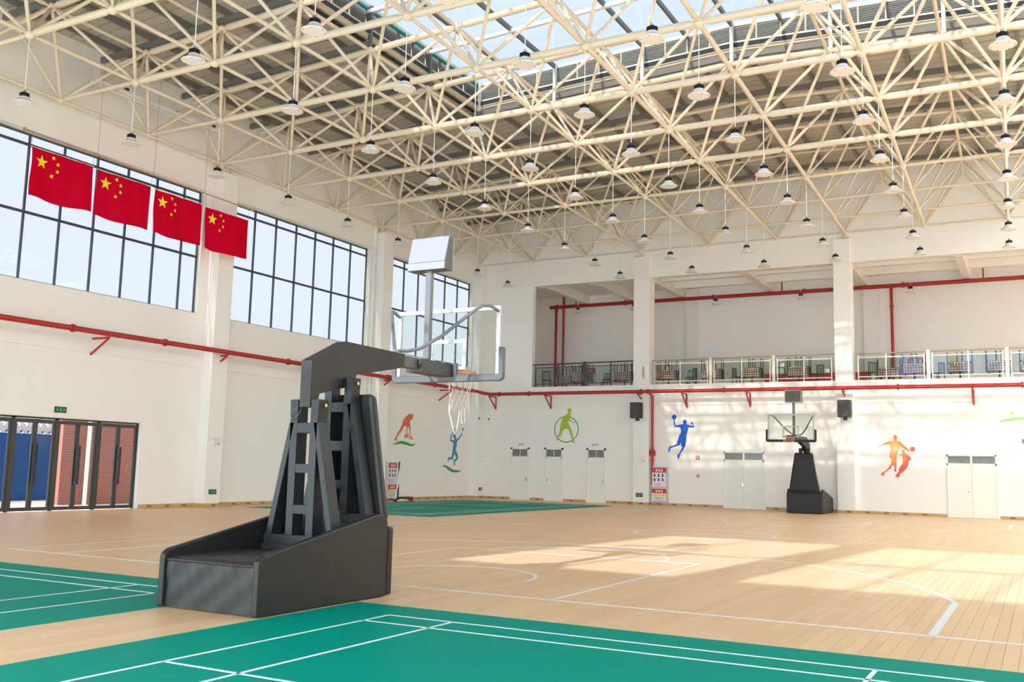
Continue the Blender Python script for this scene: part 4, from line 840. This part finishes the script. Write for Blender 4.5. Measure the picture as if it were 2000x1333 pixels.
def emergency(plane, c, label):
    e = empty('emergency_light', c); tag(e, label, 'emergency light', 'twin-head emergency lights')
    def put(mb, nm, m, sm=False):
        if plane == 'y': mb.xf(Matrix.Translation(c) @ Matrix.Rotation(-PI/2, 4, 'Z'))
        else: mb.xf(Matrix.Translation(c))
        mb.obj(nm, m, e, sm)
    put(MB().box(0, 0.06, -0.14, 0.14, -0.12, 0.06), 'body', SIGNW)
    for s in (-1, 1): put(MB().lathe([(0.02, 0), (0.055, 0.05), (0.055, 0.07)], seg=10).xf(Matrix.Translation((0.05, s*0.09, 0.11)) @ Matrix.Rotation(PI/2, 4, 'Y')), 'lamp_head', WHITE, True)
    put(MB().box(0.06, 0.064, 0.06, 0.09, -0.09, -0.03), 'switch', BLACKP)
emergency('x', (XL+0.5, 25.2, 2.27), 'white twin emergency light on the column by the glass doors'); emergency('y', (-16.75, YB-0.22, 2.12), 'white twin emergency light on the column below the left speaker'); emergency('x', (XL+0.5, 43.75, 2.0), 'white twin emergency light on the corner column')
emergency('y', (-15.7, 49.8, 7.55), 'white twin emergency light on the balcony rear pier')
for i, (c, l) in enumerate([((-17.16+3.4-13.2, 0, 0), ''),]): pass
def camera_dome(x, y, z, label):
    e = empty('security_camera', (x, y, z)); tag(e, label, 'camera', 'white bullet cameras in the corner')
    MB().tube([(x, y, z), (x+0.12, y-0.16, z+0.04)], 0.05, 10).obj('housing', SIGNW, e, True); MB().tube([(x+0.12, y-0.16, z+0.04), (x+0.13, y-0.175, z+0.042)], 0.045, 10).obj('lens', BLACKP, e, True)
    MB().tube([(x, y, z), (x, y, z+1.15)], 0.012, 6).obj('conduit', SIGNW, e)
camera_dome(XL+0.50, 43.4, 4.05, 'left of two white security cameras in the far corner'); camera_dome(XL+0.75, YB-0.05, 4.05, 'right of two white security cameras in the far corner')
def cabinet(plane, c, w, z0, z1, label, frame_m):
    e = empty('fire_cabinet', (*c, z0)); tag(e, label, 'fire cabinet', 'fire hose cabinets')
    def bx(a0, a1, zz0, zz1, d0, d1, m, nm, p=e):
        if plane == 'x': return MB().box(c[0]+d0, c[0]+d1, c[1]+a0, c[1]+a1, zz0, zz1).obj(nm, m, p)
        return MB().box(c[0]+a0, c[0]+a1, c[1]-d1, c[1]-d0, zz0, zz1).obj(nm, m, p)
    bx(-w/2, w/2, z0, z1, 0, 0.16, frame_m, 'cabinet_body')
    zs = z0 + (z1-z0)*0.40
    for (a, b, up) in ((zs+0.03, z1-0.05, True), (z0+0.05, zs-0.03, False)):
        d = bx(-w/2+0.05, w/2-0.05, a, b, 0.16, 0.175, SIGNW, 'notice_panel')
        hh = (b-a)*(0.26 if up else 0.38)
        bx(-w/2+0.06, w/2-0.06, b-hh, b-0.01, 0.175, 0.178, SIGNR, 'red_header', d)
        for q in ((-w/2+0.05, -w/2+0.062, a, b), (w/2-0.062, w/2-0.05, a, b), (-w/2+0.05, w/2-0.05, a, a+0.012)): bx(*q, 0.175, 0.177, SIGNR, 'red_border', d)
        for k in range(3): bx(-0.16+0.13*k, -0.16+0.13*k+0.07, b-hh*0.8, b-hh*0.3, 0.178, 0.180, SIGNW, 'header_symbol', d)
        if up:
            for r in range(2):
                for k in range(3): bx(-0.26+0.2*k, -0.26+0.2*k+0.08, b-hh-0.2-0.2*r, b-hh-0.06-0.2*r, 0.175, 0.177, SIGNB, 'instruction_figure', d)
            for r in range(3): bx(-0.28, 0.1, a+0.06+0.06*r, a+0.075+0.06*r, 0.175, 0.177, SIGNR, 'text_row', d)
        else:
            bx(-w/2+0.08, w/2-0.08, b-hh-0.14, b-hh-0.05, 0.175, 0.177, YEL, 'yellow_band', d)
            for r in range(2): bx(-0.22, 0.22, a+0.08+0.07*r, a+0.10+0.07*r, 0.175, 0.177, SIGNB, 'text_row', d)
cabinet('y', (-15.92, YB), 0.84, 0.16, 1.82, 'fire hose cabinet with red and white notices below the blue figure', mat('cabinet_grey', (0.55, 0.58, 0.62), 0.4))
cabinet('x', (XL, 36.42), 0.74, 0.10, 1.76, 'fire hose cabinet with red and white notices on the left wall', SIGNW)
box_thing('door_sign', (-23.55, -23.2, YB-0.012, YB, 2.70, 2.88), SIGNW, 'small white sign plate above the first white door', 'sign', group='door signs'); 
box_thing('door_sign', (-19.45, -19.08, YB-0.012, YB, 2.71, 2.90), SIGNW, 'small white sign plate above the third white door', 'sign', group='door signs')
for o, x in zip([o for o in C.objects if o.name.startswith('door_sign')], (-23.375, -19.265)):
    MB().box(x-0.07, x+0.09, YB-0.014, YB-0.011, 2.785, 2.815).obj('lettering', SIGNB, o); MB().box(x-0.15, x-0.12, YB-0.014, YB-0.011, 2.73, 2.86).obj('emblem', SIGNR if x < -21 else SIGNB, o); MB().box(x+0.12, x+0.15, YB-0.014, YB-0.011, 2.83, 2.87).obj('corner_mark', SIGNB, o)
for z, l, sz in ((2.27, 'upper small red alarm box right of the blue figure', 0.12), (1.42, 'lower small red alarm point right of the blue figure', 0.09)):
    o = box_thing('alarm_box', (-14.05-sz, -14.05+sz*0.3, YB-0.04, YB, z-sz*0.7, z+sz*0.7), SIGNR, l, 'alarm', group='red wall alarms'); MB().box(-14.05-sz*0.75, -14.05, YB-0.044, YB-0.04, z-sz*0.3, z+sz*0.35).obj('button_plate', SIGNW, o)
o = box_thing('wall_switch', (-7.5, -7.33, YB-0.25, YB-0.22, 2.22, 2.42), mat('switch_cream', (0.75, 0.72, 0.62), 0.4), 'cream switch box on the column beside the far hoop', 'switch'); MB().box(-7.45, -7.38, YB-0.255, YB-0.25, 2.27, 2.37).obj('rocker', SIGNW, o)
e = empty('wall_speaker_panel', (-16.9, YB-0.22, 6.0)); tag(e, 'narrow white column speaker on the balcony column', 'loudspeaker'); MB().box(-16.63-0.12, -16.63+0.06, YB-0.34, YB-0.22, 5.98, 6.6).obj('case', SIGNW, e, bevel=0.01); MB().box(-16.63-0.09, -16.63+0.02, YB-0.347, YB-0.34, 6.03, 6.55).obj('grille', mat('grille_grey', (0.45, 0.45, 0.44), 0.6), e)

# ------------------------------------------------------------------ flags on their rod
FX = -25.0
rod_ = empty('flag_rod', (FX, 21, 10.78)); tag(rod_, 'long thin wooden rod above the red flags', 'pole')
MB().tube([(FX, 16.63, 10.82), (FX, 25.68, 10.72)], 0.022, 8).obj('rod', mat('rod_wood', (0.42, 0.30, 0.16), 0.4), rod_, True)
for y, z in ((16.6, 10.82), (25.7, 10.72)): MB().lathe([(0.01, -0.06), (0.05, -0.03), (0.05, 0.03), (0.01, 0.06)], (FX, y, z), 10).obj('finial', BRASS, rod_, True)
for y in (19.05, 21.2, 23.4): MB().tube([(FX, y, 10.78), (FX, y, 14.0)], 0.006, 4).obj('hanging_wire', GREYM, rod_)
FM = bpy.data.materials.new('red_flag_cloth'); FM.use_nodes = True; nt = FM.node_tree; nt.nodes.clear()
o_ = nt.nodes.new('ShaderNodeOutputMaterial'); d_ = nt.nodes.new('ShaderNodeBsdfDiffuse'); t_ = nt.nodes.new('ShaderNodeBsdfTranslucent'); m_ = nt.nodes.new('ShaderNodeMixShader'); m_.inputs[0].default_value = 0.45
d_.inputs[0].default_value = (0.72, 0.004, 0.03, 1); t_.inputs[0].default_value = (0.75, 0.004, 0.035, 1); nt.links.new(d_.outputs[0], m_.inputs[1]); nt.links.new(t_.outputs[0], m_.inputs[2]); nt.links.new(m_.outputs[0], o_.inputs[0])
FY = mat('flag_yellow', (0.95, 0.80, 0.03), 0.7)
def star_pts(c, r, rot): return [(c[0]+(r if k % 2 == 0 else r*0.40)*math.cos(rot+PI/2+k*PI/5), c[1]+(r if k % 2 == 0 else r*0.40)*math.sin(rot+PI/2+k*PI/5)) for k in range(10)]
for k in range(4):
    y0 = 16.86 + 2.203*k; wv = lambda y, z, ph=k*1.7: 0.045*math.sin(3.1*y+ph)*(10.4-z)*0.8 + 0.02*math.sin(7.3*y+ph*2+z)
    w_, h_ = 2.07, 1.42; zt = 10.39-0.035*k; nx_, nz_ = 28, 16
    e = empty('flag', (FX, y0, zt)); tag(e, 'red flag with five yellow stars, %s' % ['leftmost of the four', 'second from the left', 'third from the left', 'rightmost, before the column'][k], 'flag', 'red flags hanging before the window')
    m = MB()
    for b in range(nz_+1):
        for a in range(nx_+1):
            u, v = a/nx_, b/nz_; y = y0+w_*u + (-0.03+0.06*u)*0 + (0.02*math.sin(6*v+k) if u < 0.02 else 0); z = zt-h_*v - 0.04*math.sin(PI*u)*v + (0.02*math.sin(9*u+k))*v; m.v.append((FX+wv(y, z), y, z))
    for b in range(nz_):
        for a in range(nx_): i = b*(nx_+1)+a; m.f.append((i, i+1, i+nx_+2, i+nx_+1))
    cl_ = m.obj('cloth', FM, e, True)
    for (u, v, r, rot) in ((0.17, 0.25, 0.215, 0.0), (0.345, 0.10, 0.072, 0.4), (0.42, 0.21, 0.072, 0.15), (0.42, 0.36, 0.072, -0.1), (0.345, 0.48, 0.072, 0.5)):
        sp_ = MB(); pts = star_pts((y0+w_*u, zt-h_*v), r, rot); c0 = (y0+w_*u, zt-h_*v)
        sp_.v = [(FX+wv(*c0)+0.012, *c0)] + [(FX+wv(*p)+0.012, *p) for p in pts]; sp_.f = [(0, 1+i, 1+(i+1) % 10) for i in range(10)]
        sp_.obj('star', FY, e)
    MB().tube([(FX, y0-0.02, zt+0.01), (FX, y0+w_+0.02, zt+0.01)], 0.012, 6).obj('hem_rod', SIGNW, e)
    for yy in (y0, y0+w_): MB().tube([(FX, yy, zt+0.01), (FX, yy, 10.8-0.011*(yy-16.6))], 0.006, 4).obj('string', GREYM, e)

# ------------------------------------------------------------------ light track near the wall under the roof
e = empty('light_track', (-25.2, 18.8, 13.2)); tag(e, 'white metal light track with a control box under the roof edge', 'light track')
for x in (-25.32, -25.08): MB().box(x-0.035, x+0.035, 18.85, 24.15, 13.10, 13.19).obj('rail', WHITE, e)
for y in (19.0, 19.9, 22.0, 23.6, 24.05): MB().box(-25.34, -25.04, y-0.04, y+0.04, 13.19, 13.22).obj('cross_bar', GREYM, e)
MB().box(-25.38, -25.02, 18.9, 19.75, 13.22, 13.62).obj('control_box', mat('box_beige', (0.62, 0.56, 0.48), 0.5), e, bevel=0.01)
for y in (20.0, 23.7): MB().lathe([(0.07, 0), (0.07, 0.06)], (-25.1, y, 13.22), 10).obj('pulley', BLACKP, e, True)

# ------------------------------------------------------------------ net post and bundle by the far mat
e = empty('net_post', (-25.3, 36.0, 0)); tag(e, 'dark badminton net post with white rolled net leaning on it', 'net post')
MB().tube([(-25.3, 36.0, 0.05), (-25.3, 36.02, 1.75)], 0.035, 8).obj('post', BLACKM, e, True); MB().box(-25.45, -25.1, 35.85, 36.25, 0.0, 0.12).obj('base', BLACKM, e, bevel=0.02)
MB().tube([(-25.2, 35.62, 0.1), (-25.25, 35.95, 0.9), (-25.28, 36.05, 1.55)], [0.03, 0.05, 0.03], 8).obj('rolled_net', SIGNW, e, True)
o = MB().box(-25.5, -25.15, 36.3, 37.0, 0.008, 0.20).obj('equipment_box', mat('maroon_box', (0.16, 0.02, 0.025), 0.5), None, bevel=0.02); tag(o, 'low maroon box on the floor beside the net post', 'box')
m = MB(); m.tube([(-25.0, 35.55, 0.05), (-24.95, 35.8, 0.07), (-25.0, 36.05, 0.06), (-24.96, 36.35, 0.06)], [0.03, 0.06, 0.05, 0.02], 8)
tag(m.obj('white_cloth', SIGNW, None, True), 'crumpled white cloth on the floor before the net post', 'cloth')

# ------------------------------------------------------------------ balcony railings, furniture, lamps
INOX = mat('brushed_steel', (0.62, 0.59, 0.50), 0.3, metal=0.8); DRAIL = mat('dark_rail', (0.05, 0.065, 0.08), 0.4)
RYv = YB + 0.02
def railing(x0, x1, posts, mids, m, label, ml=None):
    e = empty('balcony_railing', ((x0+x1)/2, RYv, SLAB1)); tag(e, label, 'railing', 'glazed balcony railings')
    bp = [x0] + posts + [x1]
    MB().tube([(x0, RYv, 6.86), (x1, RYv, 6.90)], 0.032, 8).obj('handrail', m, e, True)
    for p in posts: MB().box(p-0.07, p+0.07, RYv-0.05, RYv+0.05, SLAB1, 6.94).obj('main_post', m, e)
    for a, b in zip(bp[:-1], bp[1:]):
        a2, b2 = a+0.16, b-0.16; ms = [q for q in mids if a < q < b]
        for z in (6.70, 5.86): MB().box(a2, b2, RYv-0.022, RYv+0.022, z-0.022, z+0.022).obj('rail', m, e)
        ps = [a2] + ms + [b2]
        for p in ps: MB().box(p-0.025, p+0.025, RYv-0.025, RYv+0.025, SLAB1, 6.86 if p in ms else 6.80).obj('baluster', m, e)
        for c, d in zip(ps[:-1], ps[1:]): MB().box(c+0.03, d-0.03, RYv-0.005, RYv+0.005, 5.90, 6.66).obj('glass_panel', GL_RAIL, e)
railing(-22.82, -17.25, [-19.91], [-21.38, -18.50], DRAIL, 'dark metal balcony railing with glass, leftmost bay')
railing(-16.38, -7.85, [-13.46, -10.54], [-14.95, -12.0, -9.2], INOX, 'steel and glass balcony railing between the two columns')
railing(-7.05, 1.6, [-4.08, -1.12], [-5.75, -2.55, 0.25], INOX, 'steel and glass balcony railing in the right hand bay')
def check_material():
    m = bpy.data.materials.new('red_gingham'); m.use_nodes = True; nt = m.node_tree; b = nt.nodes['Principled BSDF']; N = nt.nodes.new; L = nt.links.new
    g = N('ShaderNodeTexCoord'); sp = N('ShaderNodeSeparateXYZ'); L(g.outputs['Object'], sp.inputs[0])
    def stripe(out):
        d = N('ShaderNodeMath'); d.operation = 'DIVIDE'; d.inputs[1].default_value = 0.11; L(out, d.inputs[0]); f = N('ShaderNodeMath'); f.operation = 'FRACT'; L(d.outputs[0], f.inputs[0]); l = N('ShaderNodeMath'); l.operation = 'LESS_THAN'; l.inputs[1].default_value = 0.5; L(f.outputs[0], l.inputs[0]); return l.outputs[0]
    xy = N('ShaderNodeMath'); xy.operation = 'ADD'; L(sp.outputs[0], xy.inputs[0]); L(sp.outputs[1], xy.inputs[1])
    a = N('ShaderNodeMath'); a.operation = 'ADD'; L(stripe(xy.outputs[0]), a.inputs[0]); L(stripe(sp.outputs[2]), a.inputs[1])
    h = N('ShaderNodeMath'); h.operation = 'MULTIPLY'; h.inputs[1].default_value = 0.5; L(a.outputs[0], h.inputs[0])
    r = N('ShaderNodeValToRGB'); r.color_ramp.interpolation = 'CONSTANT'; e = r.color_ramp.elements; e[0].color = (0.85, 0.80, 0.76, 1); e[1].position = 0.4; e[1].color = (0.60, 0.30, 0.28, 1); k = e.new(0.9); k.color = (0.28, 0.03, 0.03, 1)
    L(h.outputs[0], r.inputs[0]); L(r.outputs[0], b.inputs['Base Color']); b.inputs['Roughness'].default_value = 0.8; return m
GING = check_material()
CHM = mat('dark_chair_metal', (0.035, 0.035, 0.04), 0.45)
def make_chair():
    WORLD_BUILD[0] = False; e = empty('cafe_chair')
    MB().box(-0.2, 0.2, -0.2, 0.2, 0.43, 0.46).obj('seat', mat('chair_seat', (0.06, 0.045, 0.04), 0.5), e, bevel=0.01)
    for sx in (-1, 1):
        for sy in (-1, 1): MB().box(sx*0.19-0.016, sx*0.19+0.016, sy*0.19-0.016, sy*0.19+0.016, 0, 0.43).obj('leg', CHM, e)
    b = MB()
    for sx in (-1, 1): b.box(sx*0.19-0.016, sx*0.19+0.016, -0.21, -0.18, 0.46, 0.90)
    b.box(-0.19, 0.19, -0.21, -0.18, 0.86, 0.90)
    b.obj('backrest', CHM, e)
    for k in range(3): MB().box(-0.1+0.1*k-0.012, -0.1+0.1*k+0.012, -0.205, -0.185, 0.46, 0.87).obj('slat', CHM, e)
    WORLD_BUILD[0] = True; return e
chair0 = make_chair(); cu = [False]
def chair(x, y, z, rz, flip, label):
    o = copy_tree(chair0) if cu[0] else chair0; cu[0] = True
    o.location = (x, y, z); o.rotation_euler = (PI if flip else 0, 0, rz)
    tag(o, label, 'chair', 'upturned cafe chairs on the tables' if flip else 'cafe chairs standing on the balcony floor')
def make_table():
    WORLD_BUILD[0] = False; e = empty('cafe_table')
    MB().box(-0.36, 0.36, -0.36, 0.36, 0.72, 0.75).obj('tabletop', WOODD, e); MB().lathe([(0.035, 0.03), (0.035, 0.72)], seg=8).obj('pedestal', CHM, e, True); MB().lathe([(0.22, 0.0), (0.22, 0.03)], seg=12).obj('base', CHM, e)
    WORLD_BUILD[0] = True; return e
def make_cloth(dr):
    m = MB(); n = 9; W_ = 0.40
    m.v += [(0, 0, 0.006)]; ring = []
    per = []
    for k in range(n): per.append((-W_+2*W_*k/n, -W_))
    for k in range(n): per.append((W_, -W_+2*W_*k/n))
    for k in range(n): per.append((W_-2*W_*k/n, W_))
    for k in range(n): per.append((-W_, W_-2*W_*k/n))
    N_ = len(per)
    for x, y in per: m.v.append((x, y, 0.006))
    for i, (x, y) in enumerate(per):
        f = 1.0+0.10+0.05*math.sin(i*2.1); cr = 1.0 if i % n else 1.6; m.v.append((x*f, y*f, 0.006-dr*(1.0 if i % n else 1.25)))
    for i in range(N_): j = (i+1) % N_; m.f += [(0, 1+i, 1+j), (1+i, 1+N_+i, 1+N_+j, 1+j)]
    return m.mesh('checked_tablecloth', GING, True)
table0 = make_table(); CLOTH = make_cloth(0.40); tu = False
TBL = [(-21.95, 46.2), (-20.55, 45.15), (-18.25, 45.2), (-15.95, 45.2), (-13.75, 45.25), (-11.85, 45.2), (-9.65, 45.15), (-6.0, 46.8), (-4.75, 45.2), (-2.95, 45.2), (-1.45, 45.15), (-0.2, 45.2)]
tn_ = ['at the left end of the balcony', 'left of the dark railing post', 'beside the speaker column', 'just right of the speaker column', 'left of the first steel post', 'between the two steel posts', 'before the red counter', 'behind the far hoop column', 'left of the first right-bay post', 'in the middle of the right bay', 'left of the rightmost steel post', 'at the right picture edge']
for k, (x, y) in enumerate(TBL):
    t = copy_tree(table0) if tu else table0; tu = True
    t.location = (x, y, SLAB1); tag(t, 'cafe table %s' % tn_[k], 'table', 'cafe tables on the balcony')
    c = inst('checked_tablecloth', CLOTH, None, (x, y, SLAB1+0.75)); tag(c, 'red checked tablecloth on the table %s' % tn_[k], 'tablecloth', 'checked cloths on the balcony tables')
    for q, (dx, rz) in enumerate(((-0.29, PI/2), (0.29, -PI/2))):
        chair(x+dx, y, SLAB1+0.76+0.46, rz+0.06*math.sin(k*3+q), True, 'dark chair upturned on the table %s, %s one' % (tn_[k], ['left', 'right'][q]))
STD = [(-22.5, 45.0, 0.3, 'dark chair standing at the left end of the dark railing'), (-19.3, 45.35, 2.0, 'dark chair standing between the second and third tables'), (-17.45, 46.0, 1.2, 'dark chair standing behind the speaker column'), (-14.85, 45.4, 1.4, 'dark chair standing between the fourth and fifth tables'), (-12.7, 45.9, 4.5, 'dark chair standing left of the steel post table'), (-10.8, 46.3, 0.2, 'dark chair standing before the red counter'), (-8.9, 45.4, 2.6, 'dark chair standing by the far hoop column'), (-3.9, 46.2, 1.0, 'dark chair standing between the right bay tables'), (-6.6, 45.2, 0.8, 'dark chair standing right of the far hoop column'), (-15.2, 46.5, 0.4, 'dark chair standing behind the fourth table'), (-20.0, 46.9, 0.9, 'dark chair standing far behind the second table')]
for x, y, r, l in STD: chair(x, y, SLAB1, r, False, l)
e = empty('buffet_counter', (-10.2, 48.9, SLAB1)); tag(e, 'red buffet counter on the balcony left of the far hoop column', 'counter')
MB().box(-12.1, -7.2, 48.6, 49.3, SLAB1, 6.50).obj('counter_body', SIGNR, e); MB().box(-12.15, -7.15, 48.55, 49.35, 6.50, 6.54).obj('counter_top', SIGNR, e)
for x, r, h, l in ((-11.35, 0.22, 0.55, 'tall steel urn at the left end of the red counter'), (-10.75, 0.25, 0.42, 'wide steel pot beside the tall urn'), (-9.2, 0.28, 0.22, 'low steel dish on the right of the red counter'), (-8.6, 0.24, 0.25, 'low steel dish at the right end of the red counter')):
    o = empty('steel_pot', (x, 48.95, 6.54)); tag(o, l, 'pot', 'steel pots on the red counter')
    MB().lathe([(r, 0), (r, h), (r*0.9, h+0.02)], (x, 48.95, 6.54), 16).obj('vessel', CHROME, o, True); MB().lathe([(r*0.92, h+0.02), (r*0.5, h+0.07), (0.03, h+0.08), (0.03, h+0.11)], (x, 48.95, 6.54), 16).obj('lid', CHROME, o, True)
for x, l in ((-22.2, 'red and white notice panel at the left of the balcony'), (-5.15, 'red and white notice panel on the right of the balcony')):
    e = empty('notice_panel', (x, 49.9, 6.0)); tag(e, l, 'sign', 'red notices on the balcony')
    MB().box(x-0.45, x+0.45, 49.7, 49.98, 5.75, 7.35).obj('panel', SIGNW, e); MB().box(x-0.38, x+0.38, 49.69, 49.70, 6.95, 7.25).obj('red_header', SIGNR, e)
    for k in range(3): MB().box(x-0.25+0.2*k, x-0.15+0.2*k, 49.685, 49.69, 7.02, 7.18).obj('header_symbol', SIGNW, e)
lampb = make_lamp(1.25); ub = False
for x, y, l in ((-22.3, 48.3, 'leftmost'), (-19.0, 48.3, 'second'), (-14.5, 48.3, 'third'), (-10.2, 48.3, 'fourth'), (-5.15, 48.3, 'fifth'), (0.05, 48.3, 'sixth')):
    o = copy_tree(lampb) if ub else lampb; ub = True
    o.location = (x, y, 10.20); tag(o, 'small pendant lamp under the balcony ceiling, %s from the left' % l, 'lamp', 'pendant lamps on the balcony')
    o.scale = (0.85, 0.85, 1.0)
for x, y, l in ((-15.93, 45.2, 'fourth'), (-4.7, 45.2, 'ninth'), (-9.6, 45.15, 'seventh'), (-13.7, 45.25, 'fifth')):
    o = MB().lathe([(0.055, 0), (0.055, 0.20), (0.03, 0.22)], (x, y-0.15, SLAB1+0.757), 10).obj('napkin_canister', SIGNW, None, True); tag(o, 'white canister on the %s checked table from the left' % l, 'canister', 'white canisters on the balcony tables')
